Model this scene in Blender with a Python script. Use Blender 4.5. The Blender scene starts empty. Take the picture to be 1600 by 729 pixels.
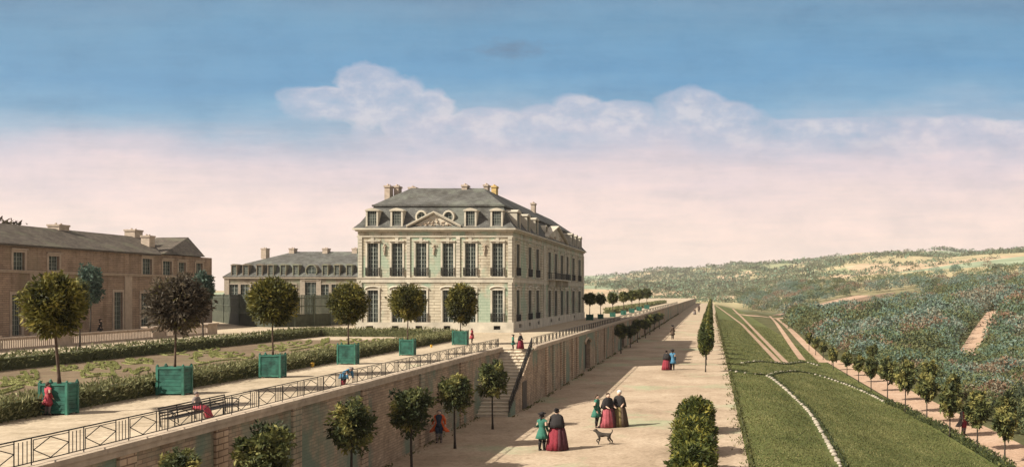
import bpy, math, random
import numpy as np
from mathutils import Vector
R = math.radians
rnd = random.Random(7)
rng = np.random.default_rng(11)
scene = bpy.context.scene
COL = scene.collection
# ------------------------------------------------------------------ survey helpers
F, PX, PY, CZ = 1500.0, 1112.0, 458.0, 6.5      # focal length (photo px), vanishing point, eye height
T = 3.25                                         # terrace level above the promenade
def atd(px, py, d): return Vector(((px-PX)*d/F, d, CZ-(py-PY)*d/F))
def on_x(px, py, X): return atd(px, py, X*F/(px-PX))
def on_z(px, py, z): return atd(px, py, (CZ-z)*F/(py-PY))
def xat(px, d): return (px-PX)*d/F
def zat(py, d): return CZ-(py-PY)*d/F
def sstep(t): t = np.clip(t, 0, 1); return t*t*(3-2*t)
def splus(x, k): x = np.asarray(x, float)/k; return k*np.where(x > 30, x, np.log1p(np.exp(np.minimum(x, 30))))
def tz(X, Y):
    X = np.asarray(X, float); Y = np.asarray(Y, float)
    fb = sstep((Y-530)/260)
    z = (-2*sstep((X-1.4)/12.6) - 1.2*sstep((X-17.6)/8))*(1-fb) - 2.6*fb
    z = z + 30*np.tanh(.13*splus(X-42-.05*np.maximum(0, Y-400), 6)/30)
    start = 640-220*sstep((X-20)/45)
    z = z + .040*splus(Y-start, 40)
    z = z - .075*np.maximum(0, -X)*sstep((Y-900)/900)
    far = sstep((Y-650)/700)
    z = z + far*(5*np.sin(X*.011+Y*.004)+3.2*np.sin(X*.027-Y*.009+1)+2*np.sin(X*.05+Y*.017))
    z = z - sstep((Y-2500)/500)*70
    return z
def on_terrain(px, py, up=0.0):
    d = 12.0
    while d < 3000:
        p = atd(px, py, d)
        if p.z < float(tz(p.x, p.y))+up: break
        d *= 1.006
    lo, hi = d/1.006, d
    for _ in range(20):
        m = (lo+hi)/2; p = atd(px, py, m)
        if p.z < float(tz(p.x, p.y))+up: hi = m
        else: lo = m
    return atd(px, py, hi)
# ------------------------------------------------------------------ object helpers
def tag(o, label=None, cat=None, group=None, kind=None):
    for k, v in (('label', label), ('category', cat), ('group', group), ('kind', kind)):
        if v: o[k] = v
    return o
def empty(name, loc, label, cat, group=None, rz=0.0):
    o = bpy.data.objects.new(name, None); COL.objects.link(o)
    o.location = loc; o.rotation_euler[2] = rz; o.empty_display_size = .2
    return tag(o, label, cat, group)
def root_loc(o):
    while o.parent: o = o.parent
    return Vector(o.location)
def link(name, me, parent=None, at=None):
    o = bpy.data.objects.new(name, me); COL.objects.link(o)
    if parent: o.parent = parent
    elif at is not None: o.location = at
    return o
def copy_tree(o, parent=None):
    c = o.copy(); COL.objects.link(c); c.parent = parent
    for ch in list(o.children): copy_tree(ch, c)
    return c
def dup(o, loc, rz=0.0, sc=None, label=None, group=None):
    c = copy_tree(o); c.location = loc; c.rotation_euler[2] = rz
    if sc is not None: c.scale = sc if hasattr(sc, '__len__') else (sc, sc, sc)
    if label: c['label'] = label
    if group: c['group'] = group
    return c
class MB:
    def __init__(s): s.v, s.f, s.m = [], [], []
    def face(s, pts, m=0):
        b = len(s.v); s.v += [tuple(p) for p in pts]; s.f.append(tuple(range(b, b+len(pts)))); s.m.append(m)
    def hexa(s, p, m=0):            # 4 bottom + 4 top, ccw from above
        b = len(s.v); s.v += [tuple(q) for q in p]
        for f in ((3,2,1,0),(4,5,6,7),(0,1,5,4),(1,2,6,5),(2,3,7,6),(3,0,4,7)):
            s.f.append(tuple(b+i for i in f)); s.m.append(m)
    def box(s, x0, x1, y0, y1, z0, z1, m=0):
        s.hexa([(x0,y0,z0),(x1,y0,z0),(x1,y1,z0),(x0,y1,z0),(x0,y0,z1),(x1,y0,z1),(x1,y1,z1),(x0,y1,z1)], m)
    def obox(s, o, u, n, u0, u1, z0, z1, n0, n1, m=0):   # o origin, u across, n outward, z up
        o, u, n = Vector(o), Vector(u), Vector(n); k = Vector((0,0,1))
        P = lambda a, b, c: o+u*a+n*b+k*c
        s.hexa([P(u0,n1,z0),P(u1,n1,z0),P(u1,n0,z0),P(u0,n0,z0),P(u0,n1,z1),P(u1,n1,z1),P(u1,n0,z1),P(u0,n0,z1)], m)
    def loft(s, rings, m=0, caps=True, closed=True):
        b = len(s.v); n = len(rings[0])
        for r in rings: s.v += [tuple(p) for p in r]
        for i in range(len(rings)-1):
            for j in range(n if closed else n-1):
                k = (j+1) % n
                s.f.append((b+i*n+j, b+i*n+k, b+(i+1)*n+k, b+(i+1)*n+j)); s.m.append(m)
        if caps and closed:
            s.f.append(tuple(b+j for j in reversed(range(n)))); s.m.append(m)
            s.f.append(tuple(b+(len(rings)-1)*n+j for j in range(n))); s.m.append(m)
    def tube(s, pts, rad, n=6, m=0):
        pts = [Vector(p) for p in pts]
        if not hasattr(rad, '__len__'): rad = [rad]*len(pts)
        rings = []
        for i, p in enumerate(pts):
            d = (pts[min(i+1, len(pts)-1)]-pts[max(i-1, 0)]).normalized()
            a = d.cross(Vector((0,0,1)) if abs(d.z) < .9 else Vector((1,0,0))).normalized(); c = d.cross(a)
            rings.append([p+(a*math.cos(t)+c*math.sin(t))*rad[i] for t in (2*math.pi*(j+.5)/n for j in range(n))])
        s.loft(rings, m)
    def build(s, name, mats, parent=None, at=None, smooth=False, kind=None):
        me = bpy.data.meshes.new(name)
        off = root_loc(parent) if parent else Vector(at if at is not None else (0,0,0))
        V = np.array(s.v, float)-np.array(off)
        me.from_pydata(V.tolist(), [], s.f)
        for m in (mats if isinstance(mats, (list, tuple)) else [mats]): me.materials.append(m)
        me.polygons.foreach_set('material_index', s.m)
        if smooth: me.polygons.foreach_set('use_smooth', [True]*len(s.f))
        uv = me.uv_layers.new(name='uv').data
        W = V+np.array(off); buf = np.zeros(len(uv)*2); i = 0
        for p in me.polygons:
            nx, ny, nz = p.normal; h = math.hypot(nx, ny)
            if h < .05: t, b = (1,0,0), (0,1,0)
            else:
                t = (-ny/h, nx/h, 0); b = (-nz*t[1], nz*t[0], nx*t[1]-ny*t[0])
            for vi in p.vertices:
                w = W[vi]; buf[2*i] = w[0]*t[0]+w[1]*t[1]; buf[2*i+1] = w[0]*b[0]+w[1]*b[1]+w[2]*b[2]; i += 1
        uv.foreach_set('vector', buf) if hasattr(uv, 'foreach_set') and False else uv.foreach_set('uv', buf)
        me.update()
        o = link(name, me, parent, at)
        if kind: o['kind'] = kind
        return o
def ring(cx, cy, z, rx, ry, n=20, flute=0, k=9, ph=0.0):
    out = []
    for j in range(n):
        a = 2*math.pi*j/n; q = 1+flute*math.cos(k*a+ph)
        out.append((cx+rx*q*math.cos(a), cy+ry*q*math.sin(a), z))
    return out
# ------------------------------------------------------------------ materials
def nt(name):
    m = bpy.data.materials.new(name); m.use_nodes = True
    t = m.node_tree; b = t.nodes['Principled BSDF']
    return m, t, b
def N(t, typ, **kw):
    n = t.nodes.new(typ)
    for k, v in kw.items(): setattr(n, k, v)
    return n
def ramp(t, fac, stops, interp='LINEAR'):
    r = N(t, 'ShaderNodeValToRGB'); r.color_ramp.interpolation = interp
    el = r.color_ramp.elements
    while len(el) > 1: el.remove(el[-1])
    el[0].position, el[0].color = stops[0][0], (*stops[0][1], 1)
    for p, c in stops[1:]: el.new(p).color = (*c, 1)
    t.links.new(fac, r.inputs[0]); return r.outputs[0]
def noise(t, vec, scale, detail=4, rough=.55):
    n = N(t, 'ShaderNodeTexNoise'); n.inputs['Scale'].default_value = scale
    n.inputs['Detail'].default_value = detail; n.inputs['Roughness'].default_value = rough
    if vec is not None: t.links.new(vec, n.inputs['Vector'])
    return n.outputs['Fac']
def mixc(t, fac, a, b, mode='MIX'):
    n = N(t, 'ShaderNodeMix', data_type='RGBA', blend_type=mode)
    for i, v in ((0, fac), (6, a), (7, b)):
        if hasattr(v, 'links') or hasattr(v, 'is_linked'): t.links.new(v, n.inputs[i])
        else: n.inputs[i].default_value = v if i == 0 else (*v, 1)
    return n.outputs[2]
def mathn(t, op, a, b=None, clamp=False):
    n = N(t, 'ShaderNodeMath', operation=op, use_clamp=clamp)
    for i, v in enumerate((a, b)):
        if v is None: continue
        if isinstance(v, (int, float)): n.inputs[i].default_value = v
        else: t.links.new(v, n.inputs[i])
    return n.outputs[0]
def worldpos(t): return N(t, 'ShaderNodeNewGeometry').outputs['Position']
def mapped(t, vec, sx, sy, sz):
    m = N(t, 'ShaderNodeMapping'); m.inputs['Scale'].default_value = (sx, sy, sz); t.links.new(vec, m.inputs['Vector']); return m.outputs[0]
def bump(t, b, h, strength=.3, dist=.02):
    n = N(t, 'ShaderNodeBump'); n.inputs['Strength'].default_value = strength; n.inputs['Distance'].default_value = dist
    t.links.new(h, n.inputs['Height']); t.links.new(n.outputs[0], b.inputs['Normal'])
def simple(name, col, rough=.7, var=.25, scale=6, spec=.3, metal=0):
    m, t, b = nt(name); p = worldpos(t)
    f = noise(t, p, scale, 5)
    c = ramp(t, f, [(.3, tuple(x*(1-var) for x in col)), (.7, tuple(min(1, x*(1+var)) for x in col))])
    t.links.new(c, b.inputs['Base Color']); b.inputs['Roughness'].default_value = rough
    b.inputs['Specular IOR Level'].default_value = spec; b.inputs['Metallic'].default_value = metal
    return m
def masonry(name, base, mortar, bw, bh, var=.16, stain=None, stain_amt=.5, stain_scale=.25, msize=.012, lo=.52, bstr=.4):
    m, t, b = nt(name); p = worldpos(t)
    uv = N(t, 'ShaderNodeUVMap', uv_map='uv').outputs[0]
    br = N(t, 'ShaderNodeTexBrick'); br.inputs['Scale'].default_value = 1
    for k, v in (('Brick Width', bw), ('Row Height', bh), ('Mortar Size', msize), ('Mortar Smooth', .2), ('Bias', 0)): br.inputs[k].default_value = v
    br.inputs['Color1'].default_value = (*[x*(1-var) for x in base], 1); br.inputs['Color2'].default_value = (*[min(1, x*(1+var)) for x in base], 1)
    br.inputs['Mortar'].default_value = (*mortar, 1); t.links.new(uv, br.inputs['Vector'])
    n1 = noise(t, p, .9, 8, .7)
    c = mixc(t, 1.0, br.outputs['Color'], ramp(t, n1, [(.3, (.66,.63,.60)), (.65, (1.12,1.1,1.06))]), 'MULTIPLY')
    stk = noise(t, mapped(t, p, 1, 1, .10), 1.1, 5, .6)
    c = mixc(t, 1.0, c, ramp(t, stk, [(.34, (.74,.72,.68)), (.52, (1,1,1)), (.7, (1.06,1.05,1.03))]), 'MULTIPLY')
    if stain:
        n2 = noise(t, mapped(t, p, 1, 1, .7), stain_scale, 5, .62)
        s = mathn(t, 'MULTIPLY', ramp(t, n2, [(lo, (0,0,0)), (lo+.09, (1,1,1))]), stain_amt)
        c = mixc(t, s, c, stain)
    t.links.new(c, b.inputs['Base Color']); b.inputs['Roughness'].default_value = .85; b.inputs['Specular IOR Level'].default_value = .2
    h = mathn(t, 'ADD', mathn(t, 'MULTIPLY', br.outputs['Fac'], -1.0), mathn(t, 'MULTIPLY', noise(t, p, 14, 4), .4))
    bump(t, b, h, bstr, .02)
    return m
def leafmat(name, stops, trans=.25):
    m, t, b = nt(name)
    a = N(t, 'ShaderNodeAttribute', attribute_name='tint').outputs['Fac']
    c = ramp(t, a, stops)
    t.links.new(c, b.inputs['Base Color']); b.inputs['Roughness'].default_value = .6; b.inputs['Specular IOR Level'].default_value = .15
    tr = N(t, 'ShaderNodeBsdfTranslucent'); t.links.new(c, tr.inputs['Color'])
    mx = N(t, 'ShaderNodeMixShader'); mx.inputs[0].default_value = trans
    out = t.nodes['Material Output']
    t.links.new(b.outputs[0], mx.inputs[1]); t.links.new(tr.outputs[0], mx.inputs[2]); t.links.new(mx.outputs[0], out.inputs['Surface'])
    return m
def ground(name, c1, c2, c3, grass=None, gscale=.12, glo=.56, gamt=.6, fine=6.0):
    m, t, b = nt(name); p = worldpos(t)
    f1 = noise(t, p, .22, 9, .68); f2 = noise(t, p, fine, 5, .7)
    c = ramp(t, f1, [(.3, c1), (.5, c2), (.72, c3)])
    c = mixc(t, 1.0, c, ramp(t, f2, [(.25, (.66,.64,.61)), (.6, (1.08,1.07,1.05))]), 'MULTIPLY')
    f3 = noise(t, p, 1.6, 8, .75)
    c = mixc(t, 1.0, c, ramp(t, f3, [(.32, (.70,.67,.62)), (.48, (.98,.97,.96)), (.68, (1.07,1.06,1.05))]), 'MULTIPLY')
    if grass:
        g = ramp(t, noise(t, p, gscale, 6, .68), [(glo, (0,0,0)), (glo+.1, (1,1,1))])
        c = mixc(t, mathn(t, 'MULTIPLY', g, gamt), c, grass)
    t.links.new(c, b.inputs['Base Color']); b.inputs['Roughness'].default_value = .95; b.inputs['Specular IOR Level'].default_value = .1
    bump(t, b, f2, .5, .03)
    return m
M = {}
M['sand'] = ground('pale_sand', (.31,.255,.185), (.41,.34,.255), (.47,.395,.305), grass=(.22,.27,.15), gscale=.22, glo=.60, gamt=.5)
M['prom'] = ground('promenade_sand', (.255,.195,.14), (.37,.29,.215), (.45,.365,.28), grass=(.26,.31,.19), gscale=.14, glo=.54, gamt=.55)
M['pinkpath'] = ground('pink_earth', (.33,.22,.155), (.40,.28,.205), (.46,.34,.26))
M['soil'] = ground('parterre_soil', (.11,.082,.055), (.155,.115,.077), (.20,.15,.10), grass=(.10,.115,.05), gscale=.5, glo=.55, gamt=.5)
M['chateau'] = masonry('limestone_ashlar', (.47,.425,.335), (.22,.185,.14), 1.1, .24, .07, stain=(.235,.345,.255), stain_amt=.62, stain_scale=.36, msize=.024, lo=.50)
M['trim'] = simple('limestone_trim', (.44,.395,.315), .8, .22, 1.2)
M['chatside'] = M['chateau']
M['brick'] = masonry('brown_brick', (.26,.165,.115), (.17,.12,.09), .28, .085, .22, stain=(.20,.22,.15), stain_amt=.35, stain_scale=.3, lo=.6)
M['brownstone'] = masonry('brown_render', (.30,.218,.165), (.18,.13,.10), .9, .16, .10, stain=(.18,.15,.10), stain_amt=.4, stain_scale=.3, msize=.02, lo=.58)
M['brownframe'] = simple('brown_stone_trim', (.34,.265,.205), .85, .15, 3)
M['wingtrim'] = simple('wing_stone_trim', (.25,.21,.165), .85, .15, 3)
M['wingstone'] = masonry('grey_tan_stone', (.205,.175,.135), (.14,.115,.09), .7, .18, .10, stain=(.2,.27,.18), stain_amt=.35, stain_scale=.2, msize=.02)
M['retain'] = masonry('retaining_wall_brick', (.385,.295,.215), (.255,.19,.14), .34, .10, .2, stain=(.135,.205,.155), stain_amt=.8, stain_scale=.22, msize=.012, lo=.505, bstr=.6)
M['quoin'] = masonry('pale_wall_quoins', (.48,.36,.26), (.2,.14,.1), .5, .16, .12, stain=(.15,.22,.17), stain_amt=.5, stain_scale=.3, msize=.018)
M['coping'] = simple('coping_stone', (.40,.32,.24), .85, .2, 2.5)
M['stepstone'] = simple('pale_step_stone', (.58,.50,.39), .85, .2, 2.5)
M['slate'] = masonry('grey_slates', (.105,.105,.10), (.055,.055,.055), .34, .16, .22, stain=(.15,.16,.13), stain_amt=.5, stain_scale=.5, msize=.014)
M['tile'] = masonry('dark_brown_tiles', (.115,.095,.078), (.045,.04,.035), .26, .19, .28, stain=(.14,.14,.09), stain_amt=.4, stain_scale=.4, msize=.02)
M['chimney'] = simple('chimney_stone', (.40,.32,.25), .85, .2, 3)
M['ochre'] = simple('ochre_chimney', (.52,.36,.14), .85, .2, 3)
M['iron'] = simple('black_iron', (.022,.019,.017), .55, .3, 8)
M['fence'] = simple('dark_green_palings', (.062,.07,.05), .75, .4, 2)
M['fencelow'] = simple('dark_green_boards', (.042,.046,.03), .8, .35, 2)
M['greenbox'] = simple('green_painted_wood', (.023,.092,.067), .6, .6, 3.5)
M['greenrim'] = simple('green_painted_rail', (.034,.125,.088), .55, .4, 4)
M['bark'] = simple('brown_bark', (.075,.048,.033), .9, .4, 9)
M['barkdark'] = simple('dark_bark', (.045,.036,.028), .9, .4, 9)
M['skin'] = simple('skin', (.52,.34,.25), .6, .08, 4)
M['shutter'] = simple('grey_wood_door', (.07,.055,.043), .8, .3, 4)
M['yellow'] = simple('yellow_glazed_pot', (.62,.38,.06), .45, .2, 9)
M['kerb'] = simple('pale_edging_stone', (.30,.26,.205), .9, .25, 4)
def cloth(n, c): M[n] = simple('cloth_'+n, c, .85, .22, 14)
for n, c in dict(dogfur=(.045,.036,.028), green=(.03,.125,.088), crimson=(.19,.02,.032), pink=(.30,.07,.085), black=(.018,.015,.015), olive=(.17,.13,.055), red=(.60,.11,.03), rose=(.33,.045,.062), blue=(.06,.17,.27), plum=(.075,.022,.03), white=(.62,.58,.52), brown=(.07,.045,.03), grey=(.16,.13,.12), navy=(.03,.045,.075), wig=(.25,.2,.16)).items(): cloth(n, c)
m, t, b = nt('window_glass'); f = noise(t, worldpos(t), 1.5, 5)
t.links.new(ramp(t, f, [(.3, (.012,.017,.015)), (.52, (.035,.045,.04)), (.7, (.085,.10,.09))]), b.inputs['Base Color']); b.inputs['Roughness'].default_value = .3; b.inputs['Specular IOR Level'].default_value = .18
M['glass'] = m
M['leaf_orange'] = leafmat('citrus_leaves', [(0,(.022,.024,.010)), (.35,(.058,.060,.018)), (.65,(.15,.135,.03)), (1,(.28,.23,.06))])
M['leaf_grey'] = leafmat('greyed_leaves', [(0,(.030,.024,.018)), (.5,(.075,.06,.042)), (.8,(.16,.13,.09)), (1,(.17,.15,.04))])
M['leaf_blue'] = leafmat('blue_green_leaves', [(0,(.03,.05,.04)), (.5,(.065,.105,.08)), (1,(.13,.18,.14))])
M['leaf_wall'] = leafmat('avenue_leaves', [(0,(.026,.034,.015)), (.4,(.066,.078,.03)), (.72,(.15,.15,.05)), (1,(.25,.22,.07))])
M['leaf_yew'] = leafmat('shrub_leaves', [(0,(.025,.034,.012)), (.45,(.06,.075,.02)), (.75,(.14,.14,.03)), (1,(.26,.22,.04))])
M['leaf_hedge'] = leafmat('hedge_leaves', [(0,(.04,.045,.02)), (.4,(.115,.12,.05)), (.7,(.215,.205,.095)), (1,(.34,.31,.17))])
M['leaf_scroll'] = leafmat('box_scroll_leaves', [(0,(.12,.13,.04)), (.5,(.23,.235,.085)), (1,(.34,.32,.14))])
M['leaf_woods'] = leafmat('wood_leaves', [(0,(.035,.045,.028)), (.16,(.08,.09,.036)), (.30,(.15,.145,.06)), (.46,(.105,.145,.075)), (.58,(.115,.17,.13)), (.72,(.17,.22,.185)), (.86,(.24,.22,.15)), (.95,(.19,.125,.08)), (1,(.21,.125,.08))])
M['leaf_far'] = leafmat('far_scrub_leaves', [(0,(.10,.10,.06)), (.4,(.15,.165,.09)), (.7,(.16,.25,.17)), (1,(.28,.25,.15))])  # paleness of distance haze put into these leaf colours
M['grassblade'] = leafmat('grass_blades', [(0,(.045,.052,.017)), (.5,(.118,.116,.042)), (1,(.22,.20,.085))])
# lawn
m, t, b = nt('lawn_turf'); p = worldpos(t)
c = ramp(t, noise(t, p, .28, 6, .65), [(.3,(.06,.072,.022)), (.5,(.095,.108,.034)), (.7,(.14,.14,.05))])
c = mixc(t, 1, c, ramp(t, noise(t, p, 5, 4, .75), [(.3,(.55,.55,.55)), (.6,(1.12,1.12,1.1))]), 'MULTIPLY')
t.links.new(c, b.inputs['Base Color']); b.inputs['Roughness'].default_value = .95; b.inputs['Specular IOR Level'].default_value = .1
M['lawn'] = m
# far fields
m, t, b = nt('fields_and_banks'); p = worldpos(t)
mp = N(t, 'ShaderNodeMapping'); mp.inputs['Scale'].default_value = (.0062,.0034,.0); mp.inputs['Rotation'].default_value = (0,0,.35); t.links.new(p, mp.inputs['Vector'])
vo = N(t, 'ShaderNodeTexVoronoi'); vo.inputs['Scale'].default_value = 1.0; vo.inputs['Randomness'].default_value = .9; t.links.new(mp.outputs[0], vo.inputs['Vector'])
sc_ = N(t, 'ShaderNodeSeparateColor'); t.links.new(vo.outputs['Color'], sc_.inputs[0])
fld = ramp(t, sc_.outputs[0], [(0,(.44,.33,.23)), (.25,(.38,.32,.20)), (.42,(.27,.28,.17)), (.55,(.46,.34,.25)), (.7,(.26,.30,.21)), (.85,(.36,.31,.19))], 'CONSTANT')
fld = mixc(t, 1, fld, ramp(t, noise(t, p, .03, 7, .7), [(.3,(.55,.58,.52)), (.62,(1.12,1.1,1.08))]), 'MULTIPLY')
near = ramp(t, noise(t, p, .12, 6, .6), [(.3,(.05,.055,.025)), (.6,(.10,.095,.05)), (.75,(.15,.11,.065))])
sx = N(t, 'ShaderNodeSeparateXYZ'); t.links.new(p, sx.inputs[0])
fy = mathn(t, 'MULTIPLY', mathn(t, 'SUBTRACT', sx.outputs[1], 430.), 1/200., True)
c = mixc(t, fy, near, fld)
t.links.new(c, b.inputs['Base Color']); b.inputs['Roughness'].default_value = 1; b.inputs['Specular IOR Level'].default_value = 0
M['fields'] = m
# ------------------------------------------------------------------ foliage
def quads_mesh(name, P, A, B, tint, mat):
    n = len(P); V = np.empty((n, 4, 3)); V[:,0] = P-A*.5; V[:,1] = P+B*.5-A*.05; V[:,2] = P+A*.5; V[:,3] = P-B*.5-A*.05
    me = bpy.data.meshes.new(name); me.vertices.add(n*4); me.vertices.foreach_set('co', V.reshape(-1))
    me.loops.add(n*4); me.loops.foreach_set('vertex_index', np.arange(n*4, dtype=np.int32))
    me.polygons.add(n); me.polygons.foreach_set('loop_start', np.arange(0, n*4, 4, dtype=np.int32))
    me.update(calc_edges=True)
    a = me.attributes.new('tint', 'FLOAT', 'FACE'); a.data.foreach_set('value', np.clip(tint, 0, 1).astype(np.float32))
    me.materials.append(mat); return me
def unit(v): return v/np.maximum(1e-9, np.linalg.norm(v, axis=-1, keepdims=True))
def rdirs(n): return unit(rng.normal(size=(n, 3)))
def leaf_axes(out, spread, L, W):
    n = len(out); a = unit(out+rng.normal(size=(n, 3))*spread); b = unit(np.cross(a, rdirs(n)))
    s = rng.uniform(.7, 1.3, (n, 1)); return a*L*s, b*W*s
def crown(name, mat, rx, ry, rz, clumps=46, per=90, L=.12, W=.05, spread=.75, rough=.16, base=.45, var=.18, flatbottom=0.0, center=.72):
    P = []; O = []; Tn = []
    for k in range(clumps):
        z = 1-2*(k+.5)/clumps; r = math.sqrt(1-z*z); a = k*2.39996+rnd.uniform(-.25, .25)
        c = np.array([r*math.cos(a), r*math.sin(a), z])*(center+rnd.uniform(-rough, rough))
        if flatbottom and c[2] < 0: c[2] *= (1-flatbottom)
        d = rdirs(per)*(rng.uniform(0, 1, (per, 1))**.45)*rnd.uniform(.27, .40)
        p = c+d; P.append(p); O.append(unit(d+.6*p)); tn = base+rnd.gauss(0, var); Tn.append(tn+rng.normal(0, .13, per))
    q = int(clumps*per*.15); p = rdirs(q)*rng.uniform(.1, .7, (q, 1)); P.append(p); O.append(unit(p)); Tn.append(rng.normal(base, .15, q))
    P = np.concatenate(P)*np.array([rx, ry, rz]); O = np.concatenate(O); Tn = np.concatenate(Tn)
    A, B = leaf_axes(O, spread, L, W)
    return quads_mesh(name, P, A, B, Tn, mat)
def move_mesh(me, v):
    n = len(me.vertices); co = np.empty(n*3); me.vertices.foreach_get('co', co); co = co.reshape(-1, 3)+np.array(v); me.vertices.foreach_set('co', co.reshape(-1)); me.update()
def trunk(parent, h, r, cz, cr, mat, lean=0.0, limbs=5):
    b = MB(); o = root_loc(parent); pts = []
    k = 7
    for i in range(k+1):
        f = i/k; pts.append(o+Vector((lean*f+.02*h*.15*math.sin(3*f+o.y), .012*h*math.sin(5*f+o.x), h*f)))
    b.tube(pts, [r*(1.35 if i == 0 else 1.0)*(1-.45*i/k) for i in range(k+1)], 8)
    for j in range(limbs):
        a = j*2.4+o.x; s = pts[-1-j % 2]; e = o+Vector((math.cos(a)*cr*.62, math.sin(a)*cr*.62, cz+cr*(.1+.35*((j*37) % 10)/10)))
        mdl = s.lerp(e, .5)+Vector((0, 0, -.06*cr)); b.tube([s, mdl, e], [r*.5, r*.36, r*.14], 5)
    return b.build('trunk', mat, parent, smooth=True)
def hedge(name, path, w, h, mat, label, dens=95, L=.16, W=.045, cat='hedge', group=None, zf=None, base=.45, step=None):
    """a clipped hedge along a polyline of (x,y)"""
    path = [Vector((p[0], p[1], 0)) for p in path]; P = []; O = []; core = MB()
    z0 = lambda p: zf(p.x, p.y) if zf else T
    for a, c in zip(path[:-1], path[1:]):
        ln = (c-a).length; d = (c-a)/ln; s = Vector((d.y, -d.x, 0)); n = int(ln*dens)
        t_ = rng.uniform(0, ln, n); side = rng.uniform(0, 2*h+w, n)
        for i in range(n):
            q = side[i]; j = .12*math.sin(t_[i]*2.3)+.1*math.sin(t_[i]*5.1+1)
            if q < h: off, z, o = w/2, q, (s.x, s.y, .5)
            elif q < h+w: off, z, o = w/2-(q-h), h, (0, 0, 1)
            else: off, z, o = -w/2, q-h-w, (-s.x, -s.y, .5)
            p = a+d*t_[i]+s*off*(1+j*.5); P.append((p.x, p.y, z0(p)+z*(1+j*.6))); O.append(o)
        zc0, zc1 = z0(a), z0(c); k = .36*w; hh = h*.8
        A_, B_, C_, D_ = a+s*k, c+s*k, c-s*k, a-s*k
        core.hexa([(A_.x,A_.y,zc0),(B_.x,B_.y,zc1),(C_.x,C_.y,zc1),(D_.x,D_.y,zc0),(A_.x,A_.y,zc0+hh),(B_.x,B_.y,zc1+hh),(C_.x,C_.y,zc1+hh),(D_.x,D_.y,zc0+hh)])
    at = Vector((path[0].x, path[0].y, z0(path[0])))
    P = np.array(P)-np.array(at); O = np.array(O, float); n = len(P); P += rng.normal(0, .06, P.shape)*np.array([1,1,.8])
    A, B = leaf_axes(unit(O+np.array([0, 0, .5])), .55, L, W)
    cl = .5+.28*np.sin(P[:,1]*1.7+P[:,0]*2.1)*np.sin(P[:,1]*.6+2)
    o = link(name, quads_mesh(name, P, A, B, base+.35*(cl-.5)+rng.normal(0, .17, n), mat), at=at)
    tag(o, label, cat, group)
    cm = core.build('twiggy_core', mat, o)
    if True:
        cm.data.attributes.new('tint', 'FLOAT', 'FACE').data.foreach_set('value', [.22]*len(cm.data.polygons))
    return o
# ------------------------------------------------------------------ world, sun, camera
SUN_EL = R(39)
travel = Vector((.86, .51, 0)).normalized()*math.cos(SUN_EL)+Vector((0, 0, -math.sin(SUN_EL)))
sl = bpy.data.lights.new('sun', 'SUN'); sl.energy = 5.0; sl.angle = R(.6); sl.color = (1, .93, .80)
so = bpy.data.objects.new('sun', sl); COL.objects.link(so); so.rotation_euler = travel.to_track_quat('-Z', 'Y').to_euler(); so.location = (-60, -20, 60)
w = bpy.data.worlds.new('World'); scene.world = w; w.use_nodes = True; t = w.node_tree
for n in list(t.nodes): t.nodes.remove(n)
out = N(t, 'ShaderNodeOutputWorld')
sky = N(t, 'ShaderNodeTexSky', sky_type='NISHITA'); sky.sun_disc = False; sky.sun_elevation = SUN_EL; sky.sun_rotation = math.atan2(-travel.x, -travel.y)
b1 = N(t, 'ShaderNodeBackground'); b1.inputs[1].default_value = .05; t.links.new(sky.outputs[0], b1.inputs[0])
tc = N(t, 'ShaderNodeTexCoord'); sp = N(t, 'ShaderNodeSeparateXYZ'); t.links.new(tc.outputs['Generated'], sp.inputs[0])
ay = mathn(t, 'MAXIMUM', mathn(t, 'ABSOLUTE', sp.outputs[1]), .25)
u = mathn(t, 'DIVIDE', sp.outputs[0], ay); v = mathn(t, 'DIVIDE', sp.outputs[2], ay)
cb = N(t, 'ShaderNodeCombineXYZ'); t.links.new(u, cb.inputs[0]); t.links.new(v, cb.inputs[1])
streak = noise(t, mapped(t, cb.outputs[0], 3.2, 17, 1), 1.0, 7, .6)
wide = noise(t, mapped(t, cb.outputs[0], 3.0, 6, 1), 1.3, 5, .55)
v2 = mathn(t, 'ADD', v, mathn(t, 'ADD', mathn(t, 'MULTIPLY', mathn(t, 'SUBTRACT', streak, .5), .085), mathn(t, 'MULTIPLY', mathn(t, 'SUBTRACT', wide, .5), .07)))
def lin(r, g, b_): return tuple(((x/255+.055)/1.055)**2.4 for x in (r, g, b_))
grad = ramp(t, mathn(t, 'DIVIDE', v2, .64), [(0.0000, lin(246,224,210)), (0.0850, lin(245,219,207)), (0.1500, lin(233,210,204)), (0.2000, lin(217,200,203)), (0.2375, lin(190,186,198)), (0.2750, lin(150,172,193)), (0.3150, lin(116,158,188)), (0.3600, lin(99,148,184)), (0.4300, lin(103,147,178)), (.5, lin(108,140,166)), (.62, lin(125,150,172)), (1, lin(190,178,168))])  # last stop: unseen overhead sky, warm grey added to warm the shadows
puff = noise(t, mapped(t, cb.outputs[0], 1, 1.5, 1), 24, 9, .62)
cm = None
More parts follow.
